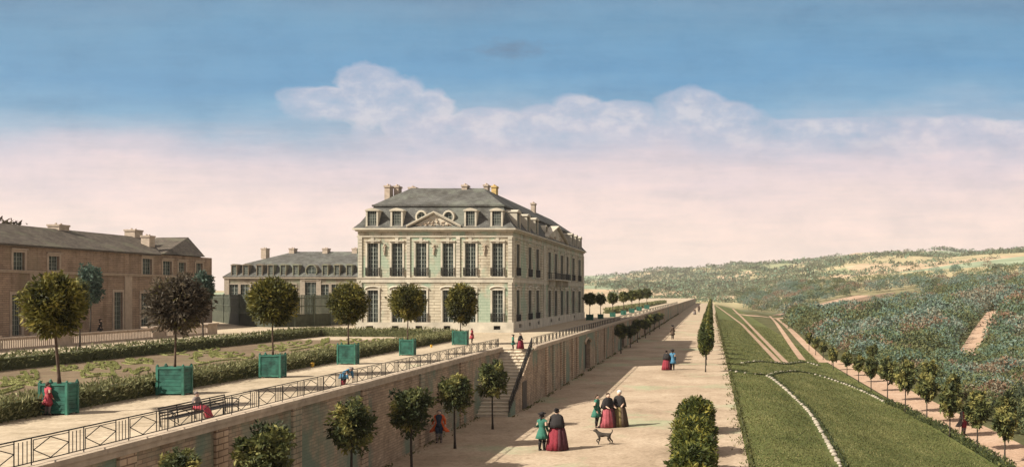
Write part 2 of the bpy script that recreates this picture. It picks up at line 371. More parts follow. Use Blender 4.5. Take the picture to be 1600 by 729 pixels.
for (px, py, rx, ry) in ((572,133,52,34),(622,150,48,30),(672,172,46,34),(520,150,85,16),(1083,165,54,28),(1120,182,70,26),(905,168,42,22),(965,175,60,18),(760,190,80,22),(860,188,60,24),(780,205,150,14),(1010,196,60,14),(1330,200,210,16),(1200,206,120,20),(1480,203,170,22),(1600,205,120,18)):
    du = mathn(t, 'MULTIPLY', mathn(t, 'SUBTRACT', u, (px-PX)/F), F/rx); dv = mathn(t, 'MULTIPLY', mathn(t, 'SUBTRACT', v, (PY-py)/F), F/ry)
    dv = mathn(t, 'ADD', mathn(t, 'MAXIMUM', dv, 0.0), mathn(t, 'MULTIPLY', mathn(t, 'MINIMUM', dv, 0.0), .42))
    r2 = mathn(t, 'SQRT', mathn(t, 'ADD', mathn(t, 'MULTIPLY', du, du), mathn(t, 'MULTIPLY', dv, dv)))
    r2 = mathn(t, 'ADD', r2, mathn(t, 'MULTIPLY', mathn(t, 'SUBTRACT', puff, .5), 1.25))
    k = mathn(t, 'MULTIPLY', mathn(t, 'SUBTRACT', 1.10, r2), 4.2, True)
    cm = k if cm is None else mathn(t, 'MAXIMUM', cm, k)
ccol = ramp(t, puff, [(.34, lin(160,174,194)), (.5, lin(190,188,202)), (.62, lin(222,210,212))])
brush = noise(t, mapped(t, cb.outputs[0], 2.2, 26, 1), 1.6, 8, .7)
grad = mixc(t, 1.0, grad, ramp(t, brush, [(.28, (.86,.90,.93)), (.5, (1,1,1)), (.72, (1.10,1.07,1.05))]), 'MULTIPLY')
mott = noise(t, mapped(t, cb.outputs[0], 1, 1.6, 1), 14, 8, .72)
grad = mixc(t, 1.0, grad, ramp(t, mott, [(.3, (.87,.90,.92)), (.5, (1,1,1)), (.7, (1.09,1.06,1.04))]), 'MULTIPLY')
du = mathn(t, 'MULTIPLY', mathn(t, 'SUBTRACT', u, (800-PX)/F), F/62); dv = mathn(t, 'MULTIPLY', mathn(t, 'SUBTRACT', v, (PY-78)/F), F/17)
wisp = mathn(t, 'SQRT', mathn(t, 'ADD', mathn(t, 'MULTIPLY', du, du), mathn(t, 'MULTIPLY', dv, dv)))
wisp = mathn(t, 'MULTIPLY', mathn(t, 'SUBTRACT', 1.15, mathn(t, 'ADD', wisp, mathn(t, 'MULTIPLY', mathn(t, 'SUBTRACT', noise(t, mapped(t, cb.outputs[0], 1, 2.2, 1), 55, 6, .7), .5), 2.4))), .8, True)
grad = mixc(t, mathn(t, 'MULTIPLY', wisp, .55), grad, lin(98,112,132))
fadelow = mathn(t, 'MULTIPLY', mathn(t, 'SUBTRACT', v, .125), 1/.045, True)
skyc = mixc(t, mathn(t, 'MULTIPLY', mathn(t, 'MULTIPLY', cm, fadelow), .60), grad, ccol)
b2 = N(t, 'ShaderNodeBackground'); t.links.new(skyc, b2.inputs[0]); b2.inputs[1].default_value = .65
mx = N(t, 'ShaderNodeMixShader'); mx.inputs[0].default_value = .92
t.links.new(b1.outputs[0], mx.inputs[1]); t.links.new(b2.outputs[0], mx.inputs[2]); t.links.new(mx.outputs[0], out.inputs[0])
cam = bpy.data.cameras.new('camera'); co = bpy.data.objects.new('camera', cam); COL.objects.link(co); scene.camera = co
co.location = (0, 0, CZ); co.rotation_euler = (R(90), 0, 0)
cam.sensor_fit = 'HORIZONTAL'; cam.sensor_width = 36; cam.lens = 36*F/1600
cam.shift_x = -(PX-800)/1600; cam.shift_y = (PY-364.5)/1600; cam.clip_end = 9000; cam.clip_start = .5
vs = scene.view_settings; vs.view_transform = 'Standard'; vs.look = 'None'; vs.gamma = 1; vs.exposure = .9; vs.use_curve_mapping = False
# ------------------------------------------------------------------ terrain and grounds
def grid_obj(name, xs, ys, zf, mat, kind='structure'):
    xs, ys = np.array(xs, float), np.array(ys, float); X, Y = np.meshgrid(xs, ys); Z = zf(X, Y)
    V = np.stack([X, Y, Z], -1).reshape(-1, 3); nx, ny = len(xs), len(ys)
    f = [(j*nx+i, j*nx+i+1, (j+1)*nx+i+1, (j+1)*nx+i) for j in range(ny-1) for i in range(nx-1)]
    me = bpy.data.meshes.new(name); me.from_pydata(V.tolist(), [], f); me.materials.append(mat)
    me.polygons.foreach_set('use_smooth', [True]*len(f)); o = link(name, me)
    if kind: o['kind'] = kind
    return o
WA, WB, YS, YE, XL = -12.4, -10.6, 57.0, 640.0, 1.4    # wall planes, stair head, far end, lawn edge
xs = sorted(set([-2600,-2000,-1500,-1100,-800,-600,-450,-330,-240,-170,-120,-80,-50,-30,-20,1.36]+[1.4+.9*i for i in range(19)]+[18.5+2*i for i in range(20)]+[60+5*i for i in range(12)]+[125,140,160,185,215,250,300,360,430,520,630,760,920,1100,1350,1700,2100,2600]))
ys = [2]+[2*1.045**i for i in range(1, 166)]; ys = [y for y in ys if y < 3050]+[650, 645]; ys = sorted(ys)
def terr(X, Y):
    z = tz(X, Y)
    z = np.where((X < 1.39) & (Y < 645), -.5, z)
    return np.where((X >= 1.39) & (X < 17.7) & (Y < 525), z-.07, z)
grid_obj('terrain', xs, ys, terr, M['fields'])
lx = [XL+12.7*i/24 for i in range(25)]; ly = [6*1.03**i for i in range(151)]; ly = [y for y in ly if y < 520]+[520]
grid_obj('lawn', lx, ly, lambda X, Y: tz(X, Y)+.004, M['lawn'])
# promenade, terrace
mb = MB()
for a, c in zip(ly[:-1]+[520], ly[1:]+[YE]):
    mb.face([(-13.2, a, 0), (XL, a, 0), (XL, c, 0), (-13.2, c, 0)])
mb.build('promenade', M['prom'], kind='structure')
mb = MB(); mb.box(XL-.001, XL+.10, 6, 520, -.25, .03); 
mb = MB()
for a, c in ((4, 30), (30, 57), (57, 100), (100, 200), (200, YE)):
    xr = WA-.25 if c <= 57 else WB-.25
    for x0, x1 in ((-700, -120), (-120, -60), (-60, -30), (-30, xr)):
        mb.face([(x0, a, T), (x1, a, T), (x1, c, T), (x0, c, T)])
mb.build('terrace', M['sand'], kind='structure')
mb = MB(); mb.box(-700, WB-.3, YE, YE+.4, -2, T-.004); mb.build('terrace_end_bank', M['brick'], kind='structure')
mb = MB(); mb.face([(-29.7, 23, T+.004), (-18.8, 23, T+.004), (-18.8, 67, T+.004), (-29.7, 67, T+.004)]); mb.build('parterre_ground', M['soil'], kind='structure')
def strip(name, pts, w0, w1, lift, mat, samples=60, zf=tz, kind='structure'):
    P = [Vector((p[0], p[1], 0)) for p in pts]; L = [0]
    for a, c in zip(P[:-1], P[1:]): L.append(L[-1]+(c-a).length)
    def at(s):
        for i in range(len(P)-1):
            if s <= L[i+1]+1e-6: return P[i].lerp(P[i+1], (s-L[i])/(L[i+1]-L[i]))
        return P[-1]
    mb = MB(); rows = []
    for k in range(samples+1):
        s = L[-1]*k/samples; p = at(s); q = at(min(L[-1], s+.8))-at(max(0, s-.8)); q.normalize(); n = Vector((q.y, -q.x, 0)); w_ = w0+(w1-w0)*k/samples
        row = []
        for e in (-.5, -.17, .17, .5):
            r = p+n*w_*e; row.append((r.x, r.y, float(zf(r.x, r.y))+lift))
        rows.append(row)
    mb.loft(rows, caps=False, closed=False)
    for i, f in enumerate(mb.f): mb.f[i] = tuple(reversed(f)) 
    return mb.build(name, mat, kind=kind, smooth=True)
G = lambda *a: [tuple(on_terrain(x, y))[:2] for x, y in a]
flat = lambda X, Y: -2.0+0*np.asarray(X)
strip('tree_path', [(15.9, 20), (15.9, 60), (15.8, 122)], 3.1, 3.1, .02, M['pinkpath'], 40, flat)
strip('garden_path', G((1118.5,476.8),(1160,507),(1216,565)), .75, .75, .03, M['pinkpath'])
strip('garden_path', G((1145,482),(1160,496),(1190,527),(1228,566)), 1.1, .75, .034, M['pinkpath'])
strip('garden_path', G((1203,493.5),(1226,523),(1254,562)), .9, .9, .03, M['pinkpath'])
strip('garden_path', G((1214,497),(1250,530),(1287,566)), 1.3, 1.3, .03, M['pinkpath'])
strip('garden_path', G((1152,489.5),(1190,494),(1232,496)), 5, 5, .038, M['pinkpath'])
EMB = [.2, .7, 1.3, 1.3, .2]
hill_path_pts = [tuple(on_terrain(x, y, h_))[:2] for (x, y), h_ in zip(((1230,492),(1250,485.5),(1280,477),(1315,468.5),(1352,461)), EMB)]; wood_path_pts = G((1497,575),(1515,545),(1532,515),(1553,486))
def emb_z(X, Y):
    i = int(np.argmin([(X-p[0])**2+(Y-p[1])**2 for p in hill_path_pts])); best = None
    for k in (i-1, i):
        if 0 <= k < len(EMB)-1:
            a, c = Vector(hill_path_pts[k]), Vector(hill_path_pts[k+1]); d = c-a; t_ = min(1, max(0, (Vector((X, Y))-a).dot(d)/d.dot(d))); q = a+d*t_; ds = (q-Vector((X, Y))).length
            if best is None or ds < best[0]: best = (ds, float(tz(q.x, q.y))+EMB[k]+(EMB[k+1]-EMB[k])*t_)
    return best[1]
strip('hill_path', hill_path_pts, 9, 8, .05, M['pinkpath'], 80, emb_z)
strip('wood_path', wood_path_pts, 2.6, 3.6, .12, M['pinkpath'], 60)
rows = []
for i, p in enumerate(hill_path_pts):
    q = Vector(hill_path_pts[min(i+1, len(hill_path_pts)-1)])-Vector(hill_path_pts[max(i-1, 0)]); q.normalize(); n_ = Vector((q.y, -q.x)); k_ = 1
    f_ = lambda o_, l_: (p[0]+n_.x*o_, p[1]+n_.y*o_, float(tz(p[0]+n_.x*o_, p[1]+n_.y*o_))+l_)
    g_ = lambda o_: (p[0]+n_.x*o_, p[1]+n_.y*o_, float(tz(p[0], p[1]))+EMB[i]-.02)
    rows.append([f_(-9, -.6), g_(-5.2), g_(0), g_(5.0), f_(9, EMB[i]*.62+.1), f_(15, EMB[i]*.3+.1), f_(24, -.5)])
mb = MB(); mb.loft(rows, caps=False, closed=False); mb.build('hill_bank', simple('bare_brown_earth', (.17,.11,.07), .95, .4, .35), kind='structure', smooth=True)
hill_bank_pts = [(p[0]+.35*16, p[1]-.93*16) for p in hill_path_pts]
# ------------------------------------------------------------------ walls with openings, windows
def wall_open(mb, o, u, n, W, z0, z1, ops, depth=.16, m=0):
    """wall skin in plane (o,u,z) facing n with rectangular recesses ops=(u0,u1,z0,z1)"""
    o, u, n = Vector(o), Vector(u), Vector(n); k = Vector((0,0,1))
    P = lambda a, z, d=0: o+u*a+k*z-n*d
    flip = u.cross(k).dot(n) < 0
    def q(a, b_, c, d): mb.face([d, c, b_, a] if flip else [a, b_, c, d], m)
    us = sorted(set([0, W]+[e for p in ops for e in p[:2]])); zs = sorted(set([z0, z1]+[e for p in ops for e in p[2:]]))
    for a, b_ in zip(us[:-1], us[1:]):
        for c, d in zip(zs[:-1], zs[1:]):
            mu, mz = (a+b_)/2, (c+d)/2
            if any(p[0] < mu < p[1] and p[2] < mz < p[3] for p in ops): continue
            q(P(a, c), P(b_, c), P(b_, d), P(a, d))
    for a, b_, c, d in ops:
        q(P(a,c), P(a,d), P(a,d,depth), P(a,c,depth)); q(P(b_,c), P(b_,c,depth), P(b_,d,depth), P(b_,d))
        q(P(a,d), P(b_,d), P(b_,d,depth), P(a,d,depth)); q(P(a,c), P(a,c,depth), P(b_,c,depth), P(b_,c))
        q(P(a,c,depth), P(a,d,depth), P(b_,d,depth), P(b_,c,depth)) if False else None
def window(root, o, u, n, op, nx=3, nz=5, sur=.14, trim='trim', rail=0.0, key=False, hood=False, depth=.16, arch=False, bars='trimbar', name='window'):
    u0, u1, z0, z1 = op; b = MB()
    b.obox(o,u,n,u0-sur,u0,z0,z1+sur,.0,.055); b.obox(o,u,n,u1,u1+sur,z0,z1+sur,.0,.055)
    b.obox(o,u,n,u0,u1,z1,z1+sur,.0,.053)
    b.obox(o,u,n,u0-sur*1.3,u1+sur*1.3,z0-.09,z0-.002,.0,.10)
    c = (u0+u1)/2; hw = (u1-u0)/2
    if arch:                                   # raised segmental head
        pr = [Vector(o)+Vector(u)*(c+(hw+sur*1.25)*math.cos(a))+Vector((0,0,z1+sur*.6+math.sin(a)*.22))+Vector(n)*.06 for a in (math.pi*i/8 for i in range(9))]
        b.tube(pr, .075, 5)
    if hood: b.obox(o,u,n,u0-sur*1.2,u1+sur*1.2,z1+sur+.003,z1+sur+.09,.0,.16)
    if key:
        b.obox(o,u,n,c-.13,c+.13,z1+sur*.2,z1+sur+.30,.056,.13); b.obox(o,u,n,c-.36,c-.15,z1+sur+.02,z1+sur+.15,.0,.09); b.obox(o,u,n,c+.15,c+.36,z1+sur+.02,z1+sur+.15,.0,.09)
    wdw = b.build(name, M[trim], root)
    b = MB(); fd = -depth+(.045 if bars else .022)
    b.obox(o,u,n,u0+.002,u0+.06,z0+.002,z1-.002,-depth+.004,fd); b.obox(o,u,n,u1-.06,u1-.002,z0+.002,z1-.002,-depth+.004,fd); b.obox(o,u,n,c-.03,c+.03,z0+.003,z1-.003,-depth+.004,fd+.003)
    for i in range(1, nx*2):
        if i == nx: continue
        x = u0+(u1-u0)*i/(nx*2); b.obox(o,u,n,x-.012,x+.012,z0+.004,z1-.004,-depth+.004,fd-(.012 if bars else .004))
    for i in range(1, nz):
        z = z0+(z1-z0)*i/nz; b.obox(o,u,n,u0+.003,u1-.003,z-.014,z+.014,-depth+.004,fd-(.008 if bars else .003))
    b.build('sash_bars', M['sash' if bars else 'darksash'], wdw)
    b = MB(); b.obox(o,u,n,u0,u1,z0,z1,-depth-.03,-depth); b.build('pane', M['glass'], wdw)
    if rail:
        b = MB(); h0, h1 = z0+.04, z0+rail; a, e = u0-.12, u1+.12
        b.obox(o,u,n,a,e,h1-.03,h1,.10,.135); b.obox(o,u,n,a,e,h0,h0+.025,.10,.13); kk = max(7, int((e-a)/.11))
        for i in range(kk+1):
            x = a+(e-a)*i/kk; b.obox(o,u,n,x-.011,x+.011,h0+.002,h1-.002,.105,.127)
        for i in range(kk):
            x = a+(e-a)*(i+.5)/kk; zc = (h0+h1)/2
            b.tube([Vector(o)+Vector(u)*(x+.05*math.cos(q))+Vector(n)*.116+Vector((0,0,zc+.13*math.sin(q))) for q in (2*math.pi*j/8 for j in range(9))], .011, 4)
        b.obox(o,u,n,a,a+.02,h0+.05,h1-.004,0,.1); b.obox(o,u,n,e-.02,e,h0+.05,h1-.004,0,.1)
        b.build('balcony_rail', M['iron'], wdw)
    return wdw
M['darksash'] = simple('dark_sash_bars', (.075,.065,.05), .7, .2, 6)
M['sash'] = simple('weathered_sash_bars', (.26,.27,.23), .7, .2, 6)
UX, UY, NF, NS = Vector((1,0,0)), Vector((0,1,0)), Vector((0,-1,0)), Vector((1,0,0))
def ringbox(b, x0, x1, y0, y1, z0, z1, p):      # a moulding running round the four walls, p proud
    b.box(x0-p, x1+p, y0-p, y0+.2, z0, z1); b.box(x0-p, x1+p, y1-.2, y1+p, z0, z1)
    b.box(x0-p, x0+.2, y0+.2, y1-.2, z0, z1); b.box(x1-.2, x1+p, y0+.2, y1-.2, z0, z1)
def prism(b, o, u, n, pts, n0, n1):             # polygon pts=(a,z) in the plane, extruded along n
    o, u, n = Vector(o), Vector(u), Vector(n)
    f = [o+u*a+Vector((0,0,z))+n*n1 for a, z in pts]; g = [o+u*a+Vector((0,0,z))+n*n0 for a, z in pts]
    if u.cross(Vector((0,0,1))).dot(n) < 0: f.reverse(); g.reverse()
    b.face(f); b.face(list(reversed(g)))
    for i in range(len(f)): j = (i+1) % len(f); b.face([f[j], f[i], g[i], g[j]])
def chimney(parent, x, y, z0, z1, sx, sy, mat='chimney'):
    b = MB(); b.box(x-sx/2, x+sx/2, y-sy/2, y+sy/2, z0, z1-.16); b.box(x-sx/2-.06, x+sx/2+.06, y-sy/2-.06, y+sy/2+.06, z1-.16, z1)
    for s in (-.25, .25):
        b.tube([(x+s*sx*.0, y+s*sy, z1), (x+s*sx*.0, y+s*sy, z1+.14)], [.1, .08], 8)
    return b.build('chimney', M[mat], parent)
# ------------------------------------------------------------------ the chateau
D0 = F*(CZ-T)/(519-PY); DX0, DX1 = xat(559, D0), xat(800.5, D0); DB = DX1*F/(912-PX)
Zf = lambda py: zat(py, D0); Xf = lambda px: xat(px, D0)
CW = DX1-DX0; CD = DB-D0; ZP, ZS0, ZS1, ZA, ZC = Zf(503), Zf(441), Zf(433), Zf(369), Zf(356.5)
ch = empty('chateau', (DX0, D0, T), 'large pale limestone mansion with grey mansard roof, pediments and tall windows', 'mansion')
of = Vector((DX0, D0, 0)); os_ = Vector((DX1, D0, 0))
fc = [582.5, 620.5, 658, 700, 735, 777.5]; hw = .45
fup = [(Xf(c)-DX0-hw, Xf(c)-DX0+hw, Zf(431.5), Zf(380)) for c in fc]
flo = [(Xf(c)-DX0-hw, Xf(c)-DX0+hw, Zf(503)+.004, Zf(453)) for c in fc]
ysd = lambda px: DX1*F/(px-PX)
sc_px = [809, 827.6, 839.6, 858.4, 868.2, 877.6, 885.8, 895.5, 905]
sup = []; slo = []
for i, c in enumerate(sc_px):
    y = ysd(c)-D0; h_ = .72+.05*i
    sup.append((y-h_, y+h_, ZS1+.14, ZA-.55)); slo.append((y-h_, y+h_, ZP+.004, ZS0-.62))
b = MB()
wall_open(b, of, UX, NF, CW, ZP, ZC, fup+flo); wall_open(b, os_, UY, NS, CD, ZP, ZC, sup+slo, .07)
b.face([(DX0,DB,ZP),(DX0,D0,ZP),(DX0,D0,ZC),(DX0,DB,ZC)]); b.face([(DX1,DB,ZP),(DX0,DB,ZP),(DX0,DB,ZC),(DX1,DB,ZC)])
b.build('wall', M['chateau'], ch)
pp = .12
vf = [(Xf(c)-DX0-.28, Xf(c)-DX0+.28, Zf(514.5), Zf(508.5)) for c in (578.5, 618, 655, 699, 777)]
vs_ = [(ysd(c)-D0-.5, ysd(c)-D0+.5, T+.3, T+.62) for c in (811, 826, 840, 860, 872, 896)]
b = MB(); of2 = of+NF*pp-UX*pp; os2 = os_+NS*pp-UY*pp
wall_open(b, of2, UX, NF, CW+2*pp, T-.3, ZP, [(a+pp, c+pp, d, e) for a, c, d, e in vf], .2)
wall_open(b, os2, UY, NS, CD+2*pp, T-.3, ZP, [(a+pp, c+pp, d, e) for a, c, d, e in vs_], .2)
b.face([(DX0-pp,DB+pp,T),(DX0-pp,D0-pp,T),(DX0-pp,D0-pp,ZP),(DX0-pp,DB+pp,ZP)]); b.face([(DX0-pp,D0-pp,ZP),(DX1+pp,D0-pp,ZP),(DX1+pp,DB+pp,ZP),(DX0-pp,DB+pp,ZP)])
b.build('plinth', M['trim'], ch)
for (o_, u_, n_, ops) in ((of2, UX, NF, vf), (os2, UY, NS, vs_)):
    for a, c, d, e in ops:
        a += pp; c += pp; b = MB(); b.obox(o_,u_,n_,a,c,d,e,-.21,-.19)
        for i in range(1, 6): x = a+(c-a)*i/6; b.obox(o_,u_,n_,x-.015,x+.015,d,e,-.15,-.12)
        b.build('cellar_vent', M['iron'], ch)
b = MB(); ringbox(b, DX0, DX1, D0, DB, ZS0, ZS1-.07, .07); ringbox(b, DX0, DX1, D0, DB, ZS1-.07, ZS1, .13); b.build('string_course', M['trim'], ch)
b = MB(); ringbox(b, DX0, DX1, D0, DB, ZA-.06, ZA+.04, .07); ringbox(b, DX0, DX1, D0, DB, ZC-.26, ZC-.13, .16); ringbox(b, DX0, DX1, D0, DB, ZC-.13, ZC, .34); b.build('cornice', M['trim'], ch)
for o_, u_, n_, lst in ((of, UX, NF, [(Xf(a)-DX0, Xf(c)-DX0) for a, c in ((560,566),(635.5,641),(713,719),(794,800.3))]), (os_, UY, NS, [(.02,.55),(ysd(848.5)-D0,ysd(852.5)-D0),(ysd(882.2)-D0,ysd(884)-D0),(CD-1.1,CD-.02)])):
    for a, c in lst:
        for (z0, z1) in ((ZP+.002, ZS0-.002), (ZS1+.002, ZA-.062)):
            if n_ == NF and 600 < 0: continue
            b = MB(); h = .26; z = z0
            while z < z1-.02: b.obox(o_,u_,n_,a,c,z,min(z+h-.035, z1),0,.075); z += h
            b.build('quoin', M['trim'], ch)
for i, op in enumerate(fup): window(ch, of, UX, NF, op, 2, 8, .15, rail=.74, key=True, hood=True)
for i, op in enumerate(flo): window(ch, of, UX, NF, op, 2, 7, .14, rail=.74 if i in (2, 5) else 0, arch=True, key=False)
for i, op in enumerate(sup): window(ch, os_, UY, NS, op, 2, 7, .2, rail=0 if 3 <= i <= 5 else .74, hood=True, depth=.07, bars=0)
for i, op in enumerate(slo): window(ch, os_, UY, NS, op, 2, 7, .2, rail=.6 if i in (0, 1, 2) else 0, arch=True, depth=.07, bars=0)
for c, kind in ((601, 0), (678, 1), (757, 2)):      # hanging carved trophies between the upper windows
    b = MB(); x = Xf(c); y = D0-.05; r0 = rnd.random()
    for i in range(9):
        f_ = i/8; z = Zf(383)-f_*.75; a = .16*(1-f_)*math.sin(i*2.2+kind); b.tube([(x+a-.09, y, z+.05), (x+a, y-.05, z), (x+a+.08, y, z+.06)], [.02, .05, .02], 5)
    b.tube([(x, y, Zf(381)), (x+.03, y-.03, Zf(391)), (x-.02, y, Zf(399))], [.05, .06, .025], 6)
    b.build('wall_ornament', M['coping'], ch)
def pediment(o_, u_, n_, a, c, zb, zt, proud):
    b = MB(); mid = (a+c)/2; prism(b, o_, u_, n_, [(a, zb), (c, zb), (mid, zt-.05)], -.6, proud)
    b.obox(o_,u_,n_,a-.1,c+.1,zb-.001,zb+.11,-.5,proud+.14)
    for s in (a-.18, c+.18):
        P = [Vector(o_)+Vector(u_)*q+Vector(n_)*e+Vector((0,0,z)) for q, z, e in ((s, zb+.03, 0), (mid, zt, 0))]
        for zz, dn in ((0, proud+.2), (.10, proud+.28)):
            up = Vector((0,0,.11)); nn = Vector(n_)
            b.hexa([P[0]-nn*.6+Vector((0,0,zz)), P[1]-nn*.6+Vector((0,0,zz)), P[1]+nn*dn+Vector((0,0,zz)), P[0]+nn*dn+Vector((0,0,zz)), P[0]-nn*.6+up+Vector((0,0,zz)), P[1]-nn*.6+up+Vector((0,0,zz)), P[1]+nn*dn+up+Vector((0,0,zz)), P[0]+nn*dn+up+Vector((0,0,zz))])
    pd = b.build('pediment', M['trim'], ch)
    b = MB()
    for i in range(26):
        q = rnd.uniform(-1, 1); hh = (1-abs(q))*(zt-zb)*.55
        p = Vector(o_)+Vector(u_)*(mid+q*(c-a)*.36)+Vector(n_)*proud+Vector((0,0,zb+.16+rnd.uniform(0, hh)))
        b.tube([p, p+Vector(n_)*.07+Vector((0,0,.05)), p+Vector(u_)*rnd.uniform(-.3, .3)+Vector((0,0,rnd.uniform(-.1, .2)))], [.03, .07, .025], 5)
    b.build('carved_relief', M['coping'], pd)
pediment(of, UX, NF, Xf(640)-DX0, Xf(718)-DX0, ZC-.002, Zf(334), .08)
pediment(os_, UY, NS, ysd(851)-D0, ysd(884)-D0, ZC-.002, ZC+1.55, .08)
# mansard roof: steep slates to the break, shallow slates to a narrow top
ov, i1, i2 = .30, 1.15, 3.3
ZB = zat(320, D0+i1); ZT = zat(295, D0+i2)+.1
rect = lambda i, z: [(DX0+i, D0+i, z), (DX1-i, D0+i, z), (DX1-i, DB-i, z), (DX0+i, DB-i, z)]
b = MB(); b.loft([rect(-ov, ZC+.003), rect(.15, ZC+.5), rect(i1-.12, ZB-.12)]); 
rf = b.build('roof', M['slate'], ch)
b = MB(); b.loft([rect(i1-.28, ZB-.16), rect(i1-.30, ZB-.02), rect(i1-.12, ZB+.03)]); b.build('roof_break_moulding', M['slate'], rf)
b = MB(); rr = [(DX0+i2, D0+i2+.4, ZT), (DX1-i2, D0+i2+.4, ZT), (DX1-i2, DB-i2*1.6, ZT), (DX0+i2, DB-i2*1.6, ZT)]
b.loft([rect(i1-.14, ZB+.031), rr]); b.build('upper_slope', M['slate'], rf)
for px, d, yt, wpx, mt in ((607.5, D0+i2-.2, 290.5, 9, 'chimney'), (621.5, D0+i2+.6, 291, 8, 'chimney'), (646, D0+i2+6, 293, 12, 'chimney'), (727.5, D0+i2+.6, 289.5, 9, 'chimney'), (760.5, D0+i2+3.5, 289, 7, 'chimney'), (773, D0+i2+5.5, 291, 8, 'ochre')):
    x = xat(px, d); chimney(rf, x, d, ZB+.4, zat(yt, d), wpx*d/F*.9, .9, mt)
for px, yt in ((833.5, 317.5),):
    d = -(DX1-i2+.3)*-F/(px-PX); d = (DX1-i2+.3)*F/(px-PX); chimney(rf, DX1-i2+.3, d, ZB+.4, zat(yt, d), .42, .9)
def dormer(root, o, u, n, c, z0, w, h, lean=.0, oculus=False, mat='trim', roofm='slate', back=1.5, scale=1.0):
    """stone dormer; o on the wall plane, c along u"""
    b = MB(); s = .14*scale
    if oculus:
        k = 16; C = Vector(o)+Vector(u)*c+Vector((0,0,z0+h/2))+Vector(n)*.02
        rg = lambda r, e: [C+Vector(u)*r*math.cos(a)+Vector((0,0,r*h/w*math.sin(a)))+Vector(n)*e for a in (2*math.pi*j/k for j in range(k))]
        R0 = w/2
        rings = [rg(R0+s, -back), rg(R0+s, .0), rg(R0+s*.8, .06), rg(R0, .06), rg(R0, -.12)]
        if Vector(u).cross(Vector((0,0,1))).dot(Vector(n)) < 0: pass
        b.loft(rings, caps=False); dm = b.build('oculus_dormer', M[mat], root)
        b = MB(); b.face(rg(R0, -.10)); b.build('pane', M['glass'], dm)
        b = MB()
        for q in (-.33, 0, .33):
            b.obox(o,u,n,c+q*w-.015,c+q*w+.015,z0+.1,z0+h-.1,-.09,-.06); b.obox(o,u,n,c-w/2+.06,c+w/2-.06,z0+h/2+q*h-.015,z0+h/2+q*h+.015,-.093,-.063)
        b.build('sash_bars', M['sash'], dm); return dm
    b.obox(o,u,n,c-w/2-s,c-w/2,z0,z0+h+s*.3,-back,.05); b.obox(o,u,n,c+w/2,c+w/2+s,z0,z0+h+s*.3,-back,.05)
    b.obox(o,u,n,c-w/2-s*1.3,c+w/2+s*1.3,z0-.1*scale,z0-.003,-.3,.09)
    top = [(c-w/2-s*1.5, z0+h+s*.3+.002), (c+w/2+s*1.5, z0+h+s*.3+.002), (c+w/2+s*1.5, z0+h+s*.9), (c+w*.3, z0+h+s*1.9), (c, z0+h+s*2.2), (c-w*.3, z0+h+s*1.9), (c-w/2-s*1.5, z0+h+s*.9)]
    prism(b, o, u, n, top, -back, .11); dm = b.build('dormer', M[mat], root)
    b = MB(); b.obox(o,u,n,c-w/2,c+w/2,z0,z0+h+s*.3,-.2,-.08); b.build('pane', M['glass'], dm)
    b = MB()
    for q in (-.25, 0, .25): b.obox(o,u,n,c+q*w-.014,c+q*w+.014,z0,z0+h,-.08,-.055)
    for q in range(1, 5): b.obox(o,u,n,c-w/2,c+w/2,z0+h*q/5-.014,z0+h*q/5+.014,-.078,-.06)
    b.build('sash_bars', M['sash'], dm); return dm
od = of+NF*.10
for c in (582, 620.5, 735.5, 776.5): dormer(ch, od, UX, NF, Xf(c)-DX0, Zf(353.5), .74, Zf(330.5)-Zf(353.5))
for c in (657, 699.5): dormer(ch, od-NF*.35, UX, NF, Xf(c)-DX0, Zf(346), .74, .82, oculus=True)
osd = os_+NS*.10
for c in (808, 823.5, 836.5, 893, 899.5, 906):
    dormer(ch, osd, UY, NS, ysd(c)-D0, ZC+.15, 1.3, 1.25, back=1.3)
for c in (857, 877): dormer(ch, osd-NS*.35, UY, NS, ysd(c)-D0, ZC+.5, 1.2, .9, oculus=True)
# balcony on the shaded side
b = MB(); ya, yb = ysd(855.5)-D0, ysd(881)-D0
b.obox(os_, UY, NS, ya, yb, ZS1+.002, ZS1+.10, 0, .85)
for q in (ya+.6, (ya+yb)/2, yb-.6): b.obox(os_, UY, NS, q-.12, q+.12, ZS0-.25, ZS1, .14, .6)
bl = b.build('balcony', M['trim'], ch)
b = MB(); b.obox(os_, UY, NS, ya, yb, ZS1+.72, ZS1+.76, .78, .83); b.obox(os_, UY, NS, ya, yb, ZS1+.13, ZS1+.16, .78, .82)
for i in range(41): q = ya+.03+(yb-ya-.06)*i/40; b.obox(os_, UY, NS, q-.02, q+.02, ZS1+.1, ZS1+.74, .79, .815)
for q in (ya, yb-.05): b.obox(os_, UY, NS, q, q+.05, ZS1+.722, ZS1+.758, .0, .78); b.obox(os_, UY, NS, q, q+.05, ZS1+.1, ZS1+.7, .38, .42)
b.build('iron_railing', M['iron'], bl)
# ------------------------------------------------------------------ brown building on the left
LX = -(CZ-T)*F/(507-PY)*(PX-330)/F; yl = lambda px: LX*F/(px-PX); zl = lambda px, py: CZ-(py-PY)*yl(px)/F
LY0, LYM, LY1 = yl(-90), yl(245), yl(331); ZM = zl(160, 430); ZE = zl(120, 388)
lb = empty('outbuilding', (LX, LY0, T), 'long brown rendered building with tiled roof at the left edge', 'building')
ol = Vector((LX, LY0, 0))
def rect_l(pxa, pxb, pya, pyb): 
    ya_, yb_ = yl(pxa)-LY0, yl(pxb)-LY0; pm = (pxa+pxb)/2; return (ya_, yb_, zl(pm, pya), zl(pm, pyb))
wup = [rect_l(20,38,422,394), rect_l(75.5,92,422,400), rect_l(222,237,431,404), rect_l(254,268,431.5,408), rect_l(278.5,290,432,410), rect_l(306,316,424+8,411)]
ZW = ZM+.22; wup = [(a, c, max(d, ZW), e) for a, c, d, e in wup]
